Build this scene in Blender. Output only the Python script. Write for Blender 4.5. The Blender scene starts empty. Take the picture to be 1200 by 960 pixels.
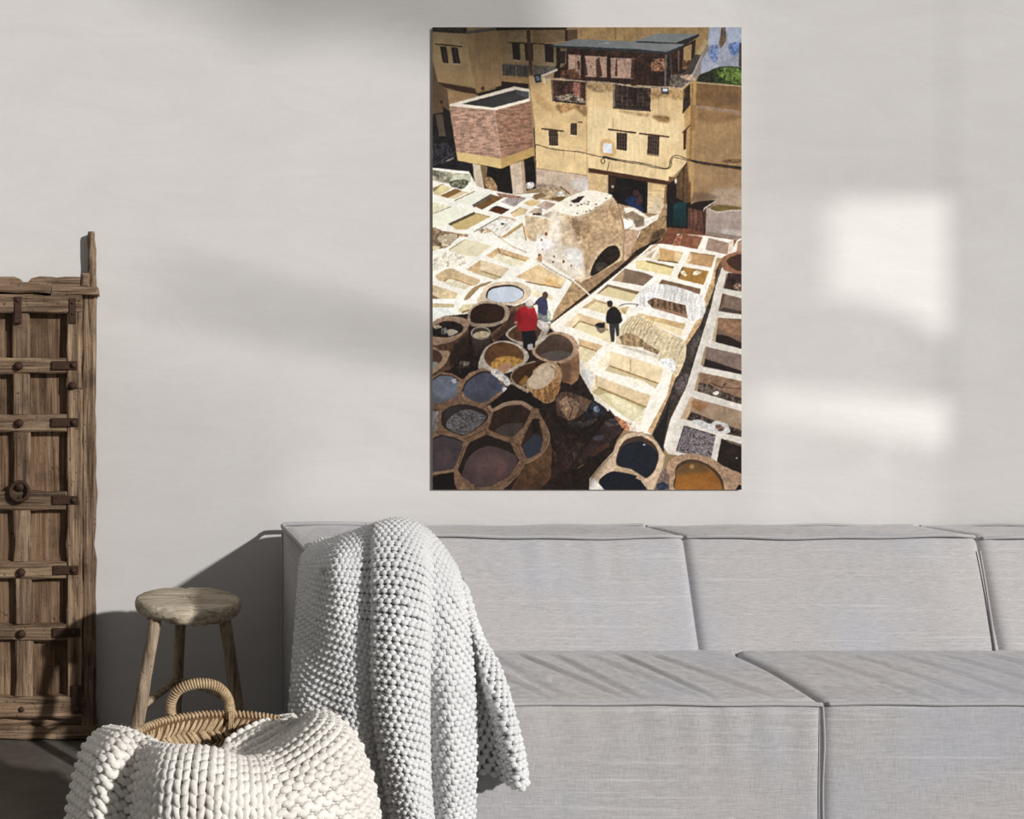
import bpy, bmesh, math, random
import numpy as np
from mathutils import Vector

# ------------------------------------------------------------------ camera, world, sun, exposure
SC = bpy.context.scene
COL = SC.collection
FPX, CXP, CYP, CAMH, CAMD = 1260.0, 165.0, 420.0, 1.12, 3.22
cam_data = bpy.data.cameras.new('camera')
cam_data.sensor_width = 36.0
cam_data.lens = FPX / 1200.0 * 36.0
cam_data.shift_x = (600 - CXP) / 1200.0
cam_data.shift_y = (CYP - 480) / 1200.0
cam = bpy.data.objects.new('camera', cam_data)
cam.location = (0, -CAMD, CAMH)
cam.rotation_euler = (math.pi / 2, 0, 0)
COL.objects.link(cam)
SC.camera = cam

world = bpy.data.worlds.new('sky')
SC.world = world
world.use_nodes = True
_bg = world.node_tree.nodes['Background']
_bg.inputs[0].default_value = (1.0, 0.965, 0.93, 1)
_bg.inputs[1].default_value = 0.225

SUN_DIR = Vector((-0.85, 1.0, -0.56))          # the way the light travels
sun_data = bpy.data.lights.new('sun', 'SUN')
sun_data.energy = 5.75
sun_data.angle = math.radians(2.0)
sun_data.color = (1.0, 0.970, 0.94)
sun = bpy.data.objects.new('sun', sun_data)
sun.rotation_euler = SUN_DIR.to_track_quat('-Z', 'Y').to_euler()
sun.location = (5, -6, 5)
COL.objects.link(sun)

SC.view_settings.view_transform = 'Standard'
SC.view_settings.look = 'None'
SC.view_settings.gamma = 1.0
SC.view_settings.exposure = 0.0
SC.view_settings.use_curve_mapping = False
SC.cycles.max_bounces = 6
SC.cycles.diffuse_bounces = 3
SC.cycles.transparent_max_bounces = 8
SC.cycles.sample_clamp_indirect = 4.0

rng = np.random.default_rng(7)
random.seed(7)

# ------------------------------------------------------------------ helpers
def P(px, py, y):
    """point of the room at depth y (wall = 0, camera side negative) seen at a place of the photograph"""
    d = y + CAMD
    return np.array(((px - CXP) * d / FPX, y, CAMH - (py - CYP) * d / FPX))

def lin(c):
    c = np.asarray(c, float) / 255.0
    return np.where(c <= 0.04045, c / 12.92, ((c + 0.055) / 1.055) ** 2.4)

def tag(o, label=None, cat=None, group=None, kind=None):
    if label: o['label'] = label
    if cat: o['category'] = cat
    if group: o['group'] = group
    if kind: o['kind'] = kind
    return o

def empty(name, loc, label, cat, group=None, rotz=0.0):
    o = bpy.data.objects.new(name, None)
    o.location = loc
    o.rotation_euler = (0, 0, rotz)
    o.empty_display_size = 0.05
    COL.objects.link(o)
    return tag(o, label, cat, group)

def link(name, me, mat, parent=None, smooth=True):
    o = bpy.data.objects.new(name, me)
    COL.objects.link(o)
    if mat is not None:
        me.materials.clear(); me.materials.append(mat)
    if smooth:
        me.polygons.foreach_set('use_smooth', np.ones(len(me.polygons), dtype=bool))
    if parent is not None:
        # mesh coordinates are world coordinates: undo the parents' places
        o.parent = parent
        loc = Vector((0, 0, 0)); p = parent
        while p is not None:
            loc += p.location; p = p.parent
        o.location = -loc if parent.parent is None else Vector((0, 0, 0))
        if parent.parent is not None:
            o.location = Vector((0, 0, 0))
    return o

def mesh_np(name, V, F):
    V = np.asarray(V, np.float32).reshape(-1, 3)
    me = bpy.data.meshes.new(name)
    if isinstance(F, np.ndarray):
        n, k = F.shape
        me.vertices.add(len(V)); me.vertices.foreach_set('co', V.ravel())
        me.loops.add(n * k); me.loops.foreach_set('vertex_index', F.astype(np.int32).ravel())
        me.polygons.add(n)
        me.polygons.foreach_set('loop_start', np.arange(0, n * k, k, dtype=np.int32))
        me.polygons.foreach_set('loop_total', np.full(n, k, dtype=np.int32))
        me.update(calc_edges=True)
    else:
        me.from_pydata([tuple(v) for v in V.tolist()], [], F)
        me.update()
    return me

def grid_faces(nv, nu, close_u=False, base=0):
    i = np.arange(nv - 1)[:, None]
    j = np.arange(nu if close_u else nu - 1)[None, :]
    j2 = (j + 1) % nu
    f = np.stack(np.broadcast_arrays(i * nu + j, i * nu + j2, (i + 1) * nu + j2, (i + 1) * nu + j), -1)
    return f.reshape(-1, 4) + base

def grid_obj(name, G, mat, parent=None, close_u=False, flip=False, smooth=True):
    nv, nu = G.shape[:2]
    F = grid_faces(nv, nu, close_u)
    if flip: F = F[:, ::-1]
    return link(name, mesh_np(name, G.reshape(-1, 3), F), mat, parent, smooth)

def tube_vf(pts, rad, sides=8, closed=False, cap=True, flat=1.0):
    """tube along a polyline; rad scalar or per point"""
    p = np.asarray(pts, float); n = len(p)
    rad = np.broadcast_to(np.asarray(rad, float), (n,))
    if closed:
        t = np.roll(p, -1, 0) - np.roll(p, 1, 0)
    else:
        t = np.gradient(p, axis=0)
    t /= np.linalg.norm(t, axis=1)[:, None] + 1e-12
    nrm = np.zeros_like(p)
    ref = np.array((0, 0, 1.0)) if abs(t[0, 2]) < 0.9 else np.array((1.0, 0, 0))
    v = np.cross(t[0], ref); v /= np.linalg.norm(v); nrm[0] = v
    for i in range(1, n):
        v = nrm[i - 1] - t[i] * np.dot(nrm[i - 1], t[i])
        nrm[i] = v / (np.linalg.norm(v) + 1e-12)
    b = np.cross(t, nrm)
    a = np.arange(sides) * 2 * math.pi / sides
    V = p[:, None, :] + rad[:, None, None] * (np.cos(a)[None, :, None] * nrm[:, None, :] + flat * np.sin(a)[None, :, None] * b[:, None, :])
    F = [list(f) for f in grid_faces(n, sides, True)]
    if closed:
        for j in range(sides):
            F.append([(n - 1) * sides + j, (n - 1) * sides + (j + 1) % sides, (j + 1) % sides, j])
    elif cap:
        F.append(list(range(sides))[::-1]); F.append([(n - 1) * sides + j for j in range(sides)])
    return V.reshape(-1, 3), F

class MB:
    """collects shapes that make up one mesh"""
    def __init__(self): self.V = []; self.F = []; self.n = 0
    def add(self, V, F):
        V = np.asarray(V, float).reshape(-1, 3)
        self.V.append(V); self.F += [[int(i) + self.n for i in f] for f in F]; self.n += len(V)
        return self
    def tube(self, *a, **k): return self.add(*tube_vf(*a, **k))
    def build(self, name, mat, parent=None, smooth=True):
        return link(name, mesh_np(name, np.concatenate(self.V), self.F), mat, parent, smooth)

def catmull(pts, n):
    """smooth curve through points, n samples"""
    p = np.asarray(pts, float)
    p = np.vstack([2 * p[0] - p[1], p, 2 * p[-1] - p[-2]])
    t = np.linspace(0, len(p) - 3 - 1e-9, n)
    i = t.astype(int); f = (t - i)[:, None]
    a, b, c, d = p[i], p[i + 1], p[i + 2], p[i + 3]
    return 0.5 * (2 * b + (c - a) * f + (2 * a - 5 * b + 4 * c - d) * f ** 2 + (3 * b - a - 3 * c + d) * f ** 3)

def board_vf(x0, x1, y0, y1, z0, z1, bev=0.004, wob=0.0, nx=1, nz=1, seed=0):
    """a bevelled board with slightly uneven edges; the long side may be cut into steps"""
    r = np.random.default_rng(seed)
    xs = np.linspace(x0, x1, nx + 1); zs = np.linspace(z0, z1, nz + 1)
    # outline ring (x, z)
    ring = [(x, z0) for x in xs[:-1]] + [(x1, z) for z in zs[:-1]] + [(x, z1) for x in xs[::-1][:-1]] + [(x0, z) for z in zs[::-1][:-1]]
    ring = np.array(ring); ring = ring + r.normal(0, wob, ring.shape)
    c = np.array(((x0 + x1) / 2, (z0 + z1) / 2))
    inn = np.empty_like(ring)
    inn[:, 0] = np.clip(ring[:, 0], x0 + bev, x1 - bev); inn[:, 1] = np.clip(ring[:, 1], z0 + bev, z1 - bev)
    inn += r.normal(0, wob * 0.35, ring.shape)
    n = len(ring)
    def lay(R, y): return np.column_stack((R[:, 0], np.full(n, y), R[:, 1]))
    V = np.vstack([lay(inn, y0), lay(ring, y0 + bev), lay(ring, y1 - bev), lay(inn, y1)])
    F = []
    for k in range(3):
        for j in range(n):
            F.append([k * n + j, k * n + (j + 1) % n, (k + 1) * n + (j + 1) % n, (k + 1) * n + j])
    F.append([j for j in range(n)][::-1]); F.append([3 * n + j for j in range(n)])
    return V, F

# ------------------------------------------------------------------ materials
class N:
    """small node-tree writer"""
    def __init__(self, name):
        self.m = bpy.data.materials.new(name); self.m.use_nodes = True
        self.t = self.m.node_tree; self.t.nodes.clear()
        self.out = self.t.nodes.new('ShaderNodeOutputMaterial')
        self.b = self.t.nodes.new('ShaderNodeBsdfPrincipled')
        self.t.links.new(self.b.outputs[0], self.out.inputs[0])
        self.tc = self.t.nodes.new('ShaderNodeTexCoord')
    def n(self, typ, **k):
        nd = self.t.nodes.new('ShaderNode' + typ)
        for a, v in k.items(): setattr(nd, a, v)
        return nd
    def l(self, a, b): self.t.links.new(a, b)
    def mapping(self, scale=(1, 1, 1), loc=(0, 0, 0), rot=(0, 0, 0), src='Object'):
        m = self.n('Mapping'); m.inputs['Scale'].default_value = scale; m.inputs['Location'].default_value = loc
        m.inputs['Rotation'].default_value = rot
        self.l(self.tc.outputs[src], m.inputs[0]); return m.outputs[0]
    def noise(self, scale, detail=4, rough=0.55, vec=None, dist=0.0):
        nd = self.n('TexNoise'); nd.inputs['Scale'].default_value = scale; nd.inputs['Detail'].default_value = detail
        nd.inputs['Roughness'].default_value = rough; nd.inputs['Distortion'].default_value = dist
        self.l(vec if vec is not None else self.tc.outputs['Object'], nd.inputs['Vector']); return nd.outputs[0]
    def ramp(self, fac, stops):
        r = self.n('ValToRGB'); e = r.color_ramp.elements
        while len(e) > 1: e.remove(e[-1])
        for k, (pos, c) in enumerate(stops):
            el = e[0] if k == 0 else e.new(pos)
            el.position = pos
            c = lin(c) if max(c) > 1.0 else c
            el.color = (c[0], c[1], c[2], 1)
        self.l(fac, r.inputs[0]); return r.outputs[0]
    def mix(self, fac, a, b, mode='MIX'):
        m = self.n('Mix', data_type='RGBA', blend_type=mode)
        if isinstance(fac, float): m.inputs[0].default_value = fac
        else: self.l(fac, m.inputs[0])
        for s, v in ((m.inputs[6], a), (m.inputs[7], b)):
            if hasattr(v, 'links'): self.l(v, s)
            else:
                v = lin(v) if max(v) > 1.0 else v
                s.default_value = (v[0], v[1], v[2], 1)
        return m.outputs[2]
    def math(self, op, a, b=None, c=None):
        m = self.n('Math', operation=op)
        for s, v in zip(m.inputs, (a, b, c)):
            if v is None: continue
            if hasattr(v, 'links'): self.l(v, s)
            else: s.default_value = v
        return m.outputs[0]
    def maprange(self, v, a, b, c=0.0, d=1.0):
        m = self.n('MapRange'); self.l(v, m.inputs[0])
        for k, x in enumerate((a, b, c, d)): m.inputs[k + 1].default_value = x
        return m.outputs[0]
    def bump(self, h, strength=0.3, dist=0.01, prev=None):
        b = self.n('Bump'); b.inputs['Strength'].default_value = strength; b.inputs['Distance'].default_value = dist
        self.l(h, b.inputs['Height'])
        if prev is not None: self.l(prev, b.inputs['Normal'])
        self.l(b.outputs[0], self.b.inputs['Normal']); return b.outputs[0]
    def color(self, c):
        if hasattr(c, 'links'): self.l(c, self.b.inputs['Base Color'])
        else:
            c = lin(c) if max(c) > 1.0 else c
            self.b.inputs['Base Color'].default_value = (c[0], c[1], c[2], 1)
        return self
    def set(self, rough=0.8, spec=0.3, metal=0.0, sheen=0.0):
        self.b.inputs['Roughness'].default_value = rough
        self.b.inputs['Specular IOR Level'].default_value = spec
        self.b.inputs['Metallic'].default_value = metal
        self.b.inputs['Sheen Weight'].default_value = sheen
        return self

def mat_plaster():
    m = N('plaster')
    big = m.noise(1.3, 5, 0.6)
    tro = m.noise(1.0, 6, 0.65, m.mapping((3.0, 3.0, 9.0), rot=(0, 0.35, 0)), 1.2)
    fine = m.noise(60, 5, 0.7)
    c = m.ramp(m.math('MULTIPLY_ADD', tro, 0.5, m.math('MULTIPLY', big, 0.5)), [(0.30, (0.565, 0.550, 0.536)), (0.70, (0.64, 0.628, 0.617))])
    c = m.mix(0.06, c, m.ramp(fine, [(0.3, (0.42, 0.41, 0.40)), (0.7, (0.72, 0.71, 0.70))]))
    m.color(c).set(0.85, 0.2)
    b = m.bump(tro, 0.10, 0.012)
    m.bump(fine, 0.08, 0.003, b)
    return m.m

def mat_floor():
    m = N('concrete_floor')
    a = m.noise(3.5, 6, 0.6, dist=0.6)
    f = m.noise(45, 4, 0.7)
    c = m.ramp(m.math('MULTIPLY_ADD', a, 0.75, m.math('MULTIPLY', f, 0.25)), [(0.32, (74, 69, 63)), (0.5, (98, 94, 87)), (0.7, (122, 119, 111))])
    m.color(c).set(0.5, 0.35)
    m.bump(f, 0.12, 0.003)
    return m.m

def mat_linen(name='linen'):
    m = N(name)
    warp = m.noise(1.0, 3, 0.6, m.mapping((40, 40, 900)))
    weft = m.noise(1.0, 3, 0.6, m.mapping((900, 900, 45)))
    slub = m.noise(1.0, 2, 0.5, m.mapping((2.2, 2.2, 150)))
    blot = m.noise(3.2, 3, 0.5)
    w = m.math('ADD', m.math('MULTIPLY', warp, 0.55), m.math('MULTIPLY', weft, 0.45))
    c = m.ramp(w, [(0.30, (141, 139, 139)), (0.5, (172, 170, 171)), (0.72, (200, 198, 200))])
    c = m.mix(m.maprange(slub, 0.58, 0.75, 0.0, 0.35), c, (214, 212, 210))
    c = m.mix(m.maprange(blot, 0.50, 0.72, 0.0, 0.34), c, (164, 172, 192))
    c = m.mix(m.maprange(blot, 0.48, 0.30, 0.0, 0.22), c, (184, 176, 172))
    m.color(c).set(0.92, 0.15, sheen=0.15)
    m.bump(w, 0.35, 0.0025)
    return m.m

M = {}
M['plaster'] = mat_plaster()
M['floor'] = mat_floor()
M['linen'] = mat_linen()
def flat_mat(name, c, rough=0.7, spec=0.3, metal=0.0, nscale=60, var=0.25, bump=0.15):
    m = N(name)
    f = m.noise(nscale, 5, 0.65)
    c = lin(c)
    m.color(m.ramp(f, [(0.25, tuple(c * (1 - var))), (0.75, tuple(np.minimum(c * (1 + var), 1)))])).set(rough, spec, metal)
    m.bump(f, bump, 0.003)
    return m.m
M['linen_piping'] = flat_mat('linen_piping', (168, 167, 169), 0.9, 0.15, nscale=300, var=0.2)

# ------------------------------------------------------------------ the room
def slab(name, x0, x1, y0, y1, z0, z1, mat, kind='structure'):
    o = link(name, mesh_np(name, [(x, y, z) for z in (z0, z1) for y in (y0, y1) for x in (x0, x1)],
             [[0, 2, 3, 1], [4, 5, 7, 6], [0, 1, 5, 4], [2, 6, 7, 3], [0, 4, 6, 2], [1, 3, 7, 5]]), mat, None, False)
    o['kind'] = kind
    return o
slab('wall_back', -3.0, 3.75, 0.0, 0.12, -0.1, 3.0, M['plaster'])
slab('floor', -3.0, 3.75, -7.5, 0.12, -0.1, 0.0, M['floor'])

# ------------------------------------------------------------------ unseen sun screens, added to shape the light on the back wall
XW = 3.75
def G(px, py, X=XW):
    """where the sunbeam that reaches this place of the back wall crosses the plane x = X"""
    w = P(px, py, 0.0); t = (X - w[0]) / (-SUN_DIR.x)
    return np.array((X, w[1] - SUN_DIR.y * t, w[2] - SUN_DIR.z * t))
def mat_sun_filter(name, through):  # lets a set share of the sun through the added screens
    m = N(name)
    tr = m.n('BsdfTransparent'); tr.inputs[0].default_value = (1, 1, 1, 1)
    mx = m.n('MixShader'); mx.inputs[0].default_value = through
    m.color((0.8, 0.79, 0.77)).set(0.9, 0.1)
    m.l(m.b.outputs[0], mx.inputs[1]); m.l(tr.outputs[0], mx.inputs[2]); m.l(mx.outputs[0], m.out.inputs[0])
    return m.m
M['bark'] = flat_mat('bark', (92, 80, 68), 0.9, 0.2, nscale=40)
M['white_paint'] = flat_mat('white_paint', (225, 223, 218), 0.5, 0.4, nscale=30, var=0.05)
SUN_FILTER = {t: mat_sun_filter('sun_filter_%02d' % round(t * 100), t) for t in (0.66, 0.60, 0.80, 0.86, 0.72, 0.20, 0.48)}
screen_base = slab('screen_frame', XW + 0.06, XW + 0.14, -7.6, -0.75, 0.0, 0.06, M['white_paint'])  # unseen frame added to carry the sun screens
for y0, y1, z0, z1 in ((-7.6, -7.48, 0.06, 5.9), (-0.87, -0.75, 0.06, 5.9), (-7.6, -0.75, 5.9, 6.0)):
    f = slab('screen_frame_bar', XW + 0.06, XW + 0.14, y0, y1, z0, z1, M['white_paint']); f.parent = screen_base; del f['kind']
screen = empty('sun_screen', (XW, -4.0, 0), 'unseen see-through screens added to shape the sun patches on the wall', 'light screen')
def panel(top, bot, through, off):
    """one added, unseen sun filter; its upper and lower edges are given by where their shadows reach the back wall"""
    n = 48
    t = np.array([G(*q) for q in top]); b = np.array([G(*q) for q in bot])
    t = catmull(t, n) if len(t) > 2 else np.linspace(t[0], t[1], n)
    b = catmull(b, n) if len(b) > 2 else np.linspace(b[0], b[1], n)
    k = np.linspace(0, 1, 8)[:, None, None]
    Gd = t[None] * (1 - k) + b[None] * k
    Gd[..., 2] = np.clip(Gd[..., 2], 0.02, 5.85)
    Gd[..., 0] += off + 0.008 * np.sin(np.arange(n) * 1.9)[None, :]
    grid_obj('screen_panel', Gd, SUN_FILTER[through], screen)
panel([(-640, -150), (880, -150)], [(-640, 1500), (872, 1500)], 0.66, 0.0)          # dims the sun over most of the wall
panel([(1112, -150), (1420, -150)], [(1106, 1100), (1420, 1100)], 0.60, 0.0)        # ends the bright patches on their right side
panel([(880, -150), (1112, -150)], [(880, 235), (1112, 232)], 0.60, 0.0)            # dims the wall above the bright patches
panel([(880, 235), (965, 235)], [(878, 338), (965, 345)], 0.80, 0.012)  # softens the left side of the upper bright patch
panel([(880, 338), (1030, 355), (1112, 400)], [(876, 456), (1030, 462), (1112, 470)], 0.66, 0.0)   # added strip casting the dimmer band between the bright patches
panel([(874, 482), (1030, 510), (1108, 528)], [(874, 1300), (1108, 1300)], 0.72, 0.0)  # dims the wall below the bright patches
panel([(150, -200), (600, -200)], [(150, -30), (230, 8), (300, 44), (400, 40), (500, 68), (640, 90)], 0.48, 0.03)   # edge shaped to shade the wall's upper left
panel([(-120, 400), (330, 470)], [(-120, 830), (330, 760)], 0.86, 0.035)            # second layer added to darken the lower left wall
panel([(150, 318), (300, 352), (540, 404)], [(150, 334), (300, 376), (540, 430)], 0.20, 0.05)       # narrow strip added to cast the slanting dark band

# ------------------------------------------------------------------ sofa
def profile_round(pts, radii, step=0.012):
    """polyline in (y, z) with rounded corners, resampled"""
    pts = [np.array(p, float) for p in pts]
    out = [pts[0]]
    for a, b, c, r in zip(pts[:-2], pts[1:-1], pts[2:], radii):
        u = (a - b) / np.linalg.norm(a - b); v = (c - b) / np.linalg.norm(c - b)
        for t in np.linspace(0, 1, 7):
            p = b + u * r * (1 - t) ** 2 + v * r * t ** 2
            out.append(p)
    out.append(pts[-1])
    out = np.array(out)
    d = np.r_[0, np.cumsum(np.linalg.norm(np.diff(out, axis=0), axis=1))]
    s = np.linspace(0, d[-1], int(d[-1] / step) + 2)
    return np.column_stack([np.interp(s, d, out[:, k]) for k in range(2)])

def cushion(name, x0f, x1f, prof, parent, mat, disp=None, nx=110, groove=0.014, gw=0.010):
    """upholstered body: a rounded profile carried from x0 to x1; the ends sink into seams"""
    n = len(prof)
    s = np.linspace(0, 1, nx)
    # finer near the ends
    s = 0.5 - 0.5 * np.cos(np.pi * s) * (0.85 + 0.15 * np.abs(np.cos(np.pi * s)))
    s = (s - s[0]) / (s[-1] - s[0])
    tang = np.gradient(prof, axis=0); tang /= np.linalg.norm(tang, axis=1)[:, None]
    nor = np.column_stack((tang[:, 1], -tang[:, 0]))
    x0 = np.array([x0f(*p) if callable(x0f) else x0f for p in prof])
    x1 = np.array([x1f(*p) if callable(x1f) else x1f for p in prof])
    X = x0[:, None] + (x1 - x0)[:, None] * s[None, :]
    dl = X - x0[:, None]; dr = x1[:, None] - X
    off = -groove * (np.exp(-(dl / gw) ** 1.2) + np.exp(-(dr / gw) ** 1.2))
    Y = np.broadcast_to(prof[:, 0][:, None], X.shape).copy(); Z = np.broadcast_to(prof[:, 1][:, None], X.shape).copy()
    if disp is not None: off = off + disp(X, Y, Z, s[None, :])
    Y += off * nor[:, 0][:, None]; Z += off * nor[:, 1][:, None]
    Gd = np.stack((X, Y, Z), -1)
    V = Gd.reshape(-1, 3); F = [list(f) for f in grid_faces(n, nx)]
    F.append([i * nx for i in range(n)]); F.append([i * nx + nx - 1 for i in range(n)][::-1])
    return link(name, mesh_np(name, V, F), mat, parent)

sofa = empty('sofa', (1.8, -0.42, 0), 'long low grey linen sofa with piped seams against the plaster wall', 'sofa')
ZB, ZS = 0.6375, 0.343
YF = -0.785
def sm(x, a, b): 
    t = np.clip((x - a) / (b - a), 0, 1); return t * t * (3 - 2 * t)
def wav(X, Z, seed, f=1.0):
    r = np.random.default_rng(seed); o = 0
    for k in range(6):
        a, b, c = r.normal(0, 7 * f), r.normal(0, 5 * f), r.uniform(0, 6.3)
        o = o + np.sin(a * X + b * Z + c) / 6
    return o
back_prof = profile_round([(-0.06, 0.05), (-0.06, 0.628), (-0.297, ZB), (-0.40, 0.33), (-0.40, 0.06)], [0.03, 0.028, 0.04])
def back_disp(seed, folds=0.0):
    def f(X, Y, Z, s):
        face = sm(-Y, 0.29, 0.31)
        o = 0.008 * np.sin(np.pi * np.clip(s, 0, 1)) * face * np.sin(np.pi * np.clip((Z - 0.34) / 0.3, 0, 1)) + 0.0022 * wav(X, Z, seed) * face
        o = o + 0.006 * sm(-Y, 0.05, 0.12) * (1 - face) * (0.5 + 0.5 * wav(X, Y, seed + 3, 0.7))
        if folds:                           # soft gathers hanging from the top seam
            o = o + folds * face * np.exp(-(ZB - Z) / 0.10) * (np.sin(X * 78) * 0.5 + np.sin(X * 47 + 1) * 0.5) * sm(X, 0.9, 1.1) * sm(-X, -1.35, -1.2)
        return o
    return f
edge1 = lambda y, z: 1.478 - 0.004 * sm(-y, 0.3, 0.4)
edge2 = lambda y, z: 2.276 - 0.01 * sm(-y, 0.3, 0.4)
b1 = cushion('backrest', 0.69, edge1, back_prof, sofa, M['linen'], back_disp(1, 0.0035))
b2 = cushion('backrest', edge1, edge2, back_prof, sofa, M['linen'], back_disp(2))
prof3 = back_prof.copy(); prof3[:, 0] += 0.0; 
b3 = cushion('backrest', edge2, 3.15, prof3, sofa, M['linen'], back_disp(5))
def piping(path, parent, r=0.0052):
    MB().tube(catmull(path, max(24, int(len(path) * 12))), r, 8).build('piping', M['linen_piping'], parent)
def wob(xs, y, z, seed, a=0.0025):
    return [(x, y + a * math.sin(9 * x + seed), z + a * math.sin(7.3 * x + 2 * seed) + a * 0.6 * math.sin(23 * x + seed)) for x in xs]
for bk, xa, xb, sd in ((b1, 0.66, 1.474, 1), (b2, 1.484, 2.268, 2), (b3, 2.288, 3.14, 3)):
    xs = np.linspace(xa, xb, 16)
    pts = wob(xs, -0.304, ZB - 0.001, sd)
    pts[0] = (pts[0][0], pts[0][1] + 0.012, pts[0][2] - 0.004); pts[-1] = (pts[-1][0], pts[-1][1] + 0.012, pts[-1][2] - 0.004)
    piping(pts, bk)
    piping(wob(xs, -0.064, 0.628, sd + 4, 0.003), bk, 0.004)
# the narrow tuck beside the corner seam
piping([(2.268, -0.3130, 0.60), (2.262, -0.3395, 0.52), (2.254, -0.3665, 0.44), (2.246, -0.3935, 0.36), (2.244, -0.402, 0.335)], b2, 0.003)

seat_prof = profile_round([(-0.36, 0.20), (-0.36, ZS + 0.006), (YF - 0.004, ZS), (YF, 0.03), (YF + 0.25, 0.03)], [0.01, 0.016, 0.01])
def creases(lines):
    """sweeping creases on a seat: each line starts at the back and fans out to the front edge"""
    def f(X, Y, Z, s):
        top = sm(Z, ZS - 0.02, ZS - 0.004)
        o = 0.011 * np.sin(np.pi * np.clip(-(Y + 0.36) / (-YF - 0.36), 0, 1)) * top
        front = 1 - top
        for (xb, xf, bend, w, a) in lines:
            t = np.clip(-(Y + 0.40) / (-YF - 0.40), 0, 1)
            xc = xb + (xf - xb) * (t ** bend)
            d = (X - xc) / w
            o = o + top * a * sm(t, 0.02, 0.2) * (1 - 0.6 * sm(t, 0.8, 1.0)) * (np.exp(-d ** 2) * -1 + 0.7 * np.exp(-((d - 1.8) / 1.3) ** 2))
        o = o + front * (0.003 * wav(X, Z, 11) + 0.0024 * np.sin(61 * X + 3 * np.sin(5 * X) + 2 * Z) * np.exp(-(ZS - Z) / 0.13) * (0.5 + 0.5 * wav(X, Z * 0.3, 17)))
        return o
    return f
seam = lambda y, z: 1.545 + 0.03 * sm(-y, 0.45, 0.36) * 1.0
s1 = cushion('seat_cushion', 0.66, seam, seat_prof, sofa, M['linen'],
             creases([(0.72 + 0.085 * k, 0.80 + 0.085 * k + 0.06 * (k % 2), 1.7, 0.010 + 0.003 * (k % 3), 0.0050 - 0.0010 * (k % 3)) for k in range(8)]), nx=220)
s2 = cushion('seat_cushion', seam, 3.15, seat_prof, sofa, M['linen'],
             creases([(1.70 + 0.12 * k, 1.80 + 0.12 * k, 1.6, 0.016, 0.0028) for k in range(8)]), nx=220)
for ct, xa, xb, sd in ((s1, 0.70, 1.540, 6), (s2, 1.552, 3.14, 7)):
    pts = wob(np.linspace(xa, xb, 20), YF - 0.006, ZS - 0.004, sd, 0.0018)
    piping(pts, ct)
piping([(1.545, YF + 0.002, ZS - 0.006), (1.546, YF - 0.002, 0.25), (1.543, YF - 0.001, 0.15), (1.545, YF, 0.04)], s1, 0.0035)
# arm at the left end
arm_prof = profile_round([(-0.06, 0.03), (-0.06, 0.628), (YF, ZB), (YF, 0.03)], [0.035, 0.03])
ar = cushion('armrest', 0.4175, 0.70, arm_prof, sofa, M['linen'], lambda X, Y, Z, s: 0.006 * np.sin(np.pi * s) + 0.002 * wav(X, Y + Z, 21), nx=60, groove=0.006, gw=0.012)
piping([(0.700, -0.062, 0.632), (0.55, -0.062, 0.634), (0.44, -0.060, 0.632), (0.418, -0.066, 0.630), (0.4165, -0.10, 0.626), (0.4165, -0.3, 0.631), (0.4165, -0.55, 0.634), (0.4165, -0.76, 0.635),
        (0.420, -0.786, 0.630), (0.4175, -0.789, 0.55), (0.4175, -0.789, 0.3), (0.4175, -0.789, 0.04)], ar, 0.0065)
piping([(0.4165, -0.062, 0.61), (0.4165, -0.060, 0.4), (0.4165, -0.060, 0.05)], ar, 0.004)
# plinth feet, out of the photograph but carrying the sofa
for fx in (0.5, 1.55, 2.9):
    for fy in (-0.14, -0.70):
        MB().tube([(fx, fy, 0.0), (fx, fy, 0.05)], 0.03, 12).build('foot', M['bark'], sofa, False)

# ------------------------------------------------------------------ the canvas print: its picture is drawn here shape by shape
PX0, PY0, PX1, PY1 = 507.0, 32.0, 869.0, 574.0
SS = 3                                                     # drawing resolution per picture unit
CW, CH = int((PX1 - PX0) * SS), int((PY1 - PY0) * SS)
ART = np.zeros((CH, CW, 3), np.float32)
prng = np.random.default_rng(3)
def vnoise(cell, cellx=None):
    cy, cx = cell * SS, (cellx or cell) * SS
    gh, gw = int(CH / cy) + 3, int(CW / cx) + 3
    g = prng.random((gh, gw)).astype(np.float32)
    y = np.arange(CH) / cy; x = np.arange(CW) / cx
    iy, ix = y.astype(int), x.astype(int)
    fy, fx = y - iy, x - ix
    fy = (fy * fy * (3 - 2 * fy))[:, None].astype(np.float32); fx = (fx * fx * (3 - 2 * fx))[None, :].astype(np.float32)
    a = g[np.ix_(iy, ix)]; b = g[np.ix_(iy, ix + 1)]; c = g[np.ix_(iy + 1, ix)]; d = g[np.ix_(iy + 1, ix + 1)]
    return (a * (1 - fx) + b * fx) * (1 - fy) + (c * (1 - fx) + d * fx) * fy - 0.5
NF, NM, NC, NB = vnoise(1.1), vnoise(3), vnoise(9), vnoise(28)
NVS = vnoise(16, 1.6)                                       # vertical streaks
NHS = vnoise(1.6, 5)                                        # courses
def tile(x0, y0):
    return lambda x, y: (x0 + x / 7.385, y0 + y / 7.385)
tA, tB, tC = tile(505, 30), tile(625, 30), tile(745, 30)
tD, tE, tF = tile(505, 150), tile(625, 150), tile(745, 150)
tG, tH, tI = tile(505, 250), tile(625, 260), tile(745, 260)
tJ, tK, tL = tile(505, 350), tile(625, 360), tile(745, 360)
tM, tN, tO = tile(505, 450), tile(625, 450), tile(745, 450)
TL = dict(A=tA, B=tB, C=tC, D=tD, E=tE, F=tF, G=tG, H=tH, I=tI, J=tJ, K=tK, L=tL, M=tM, N=tN, O=tO)
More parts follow.
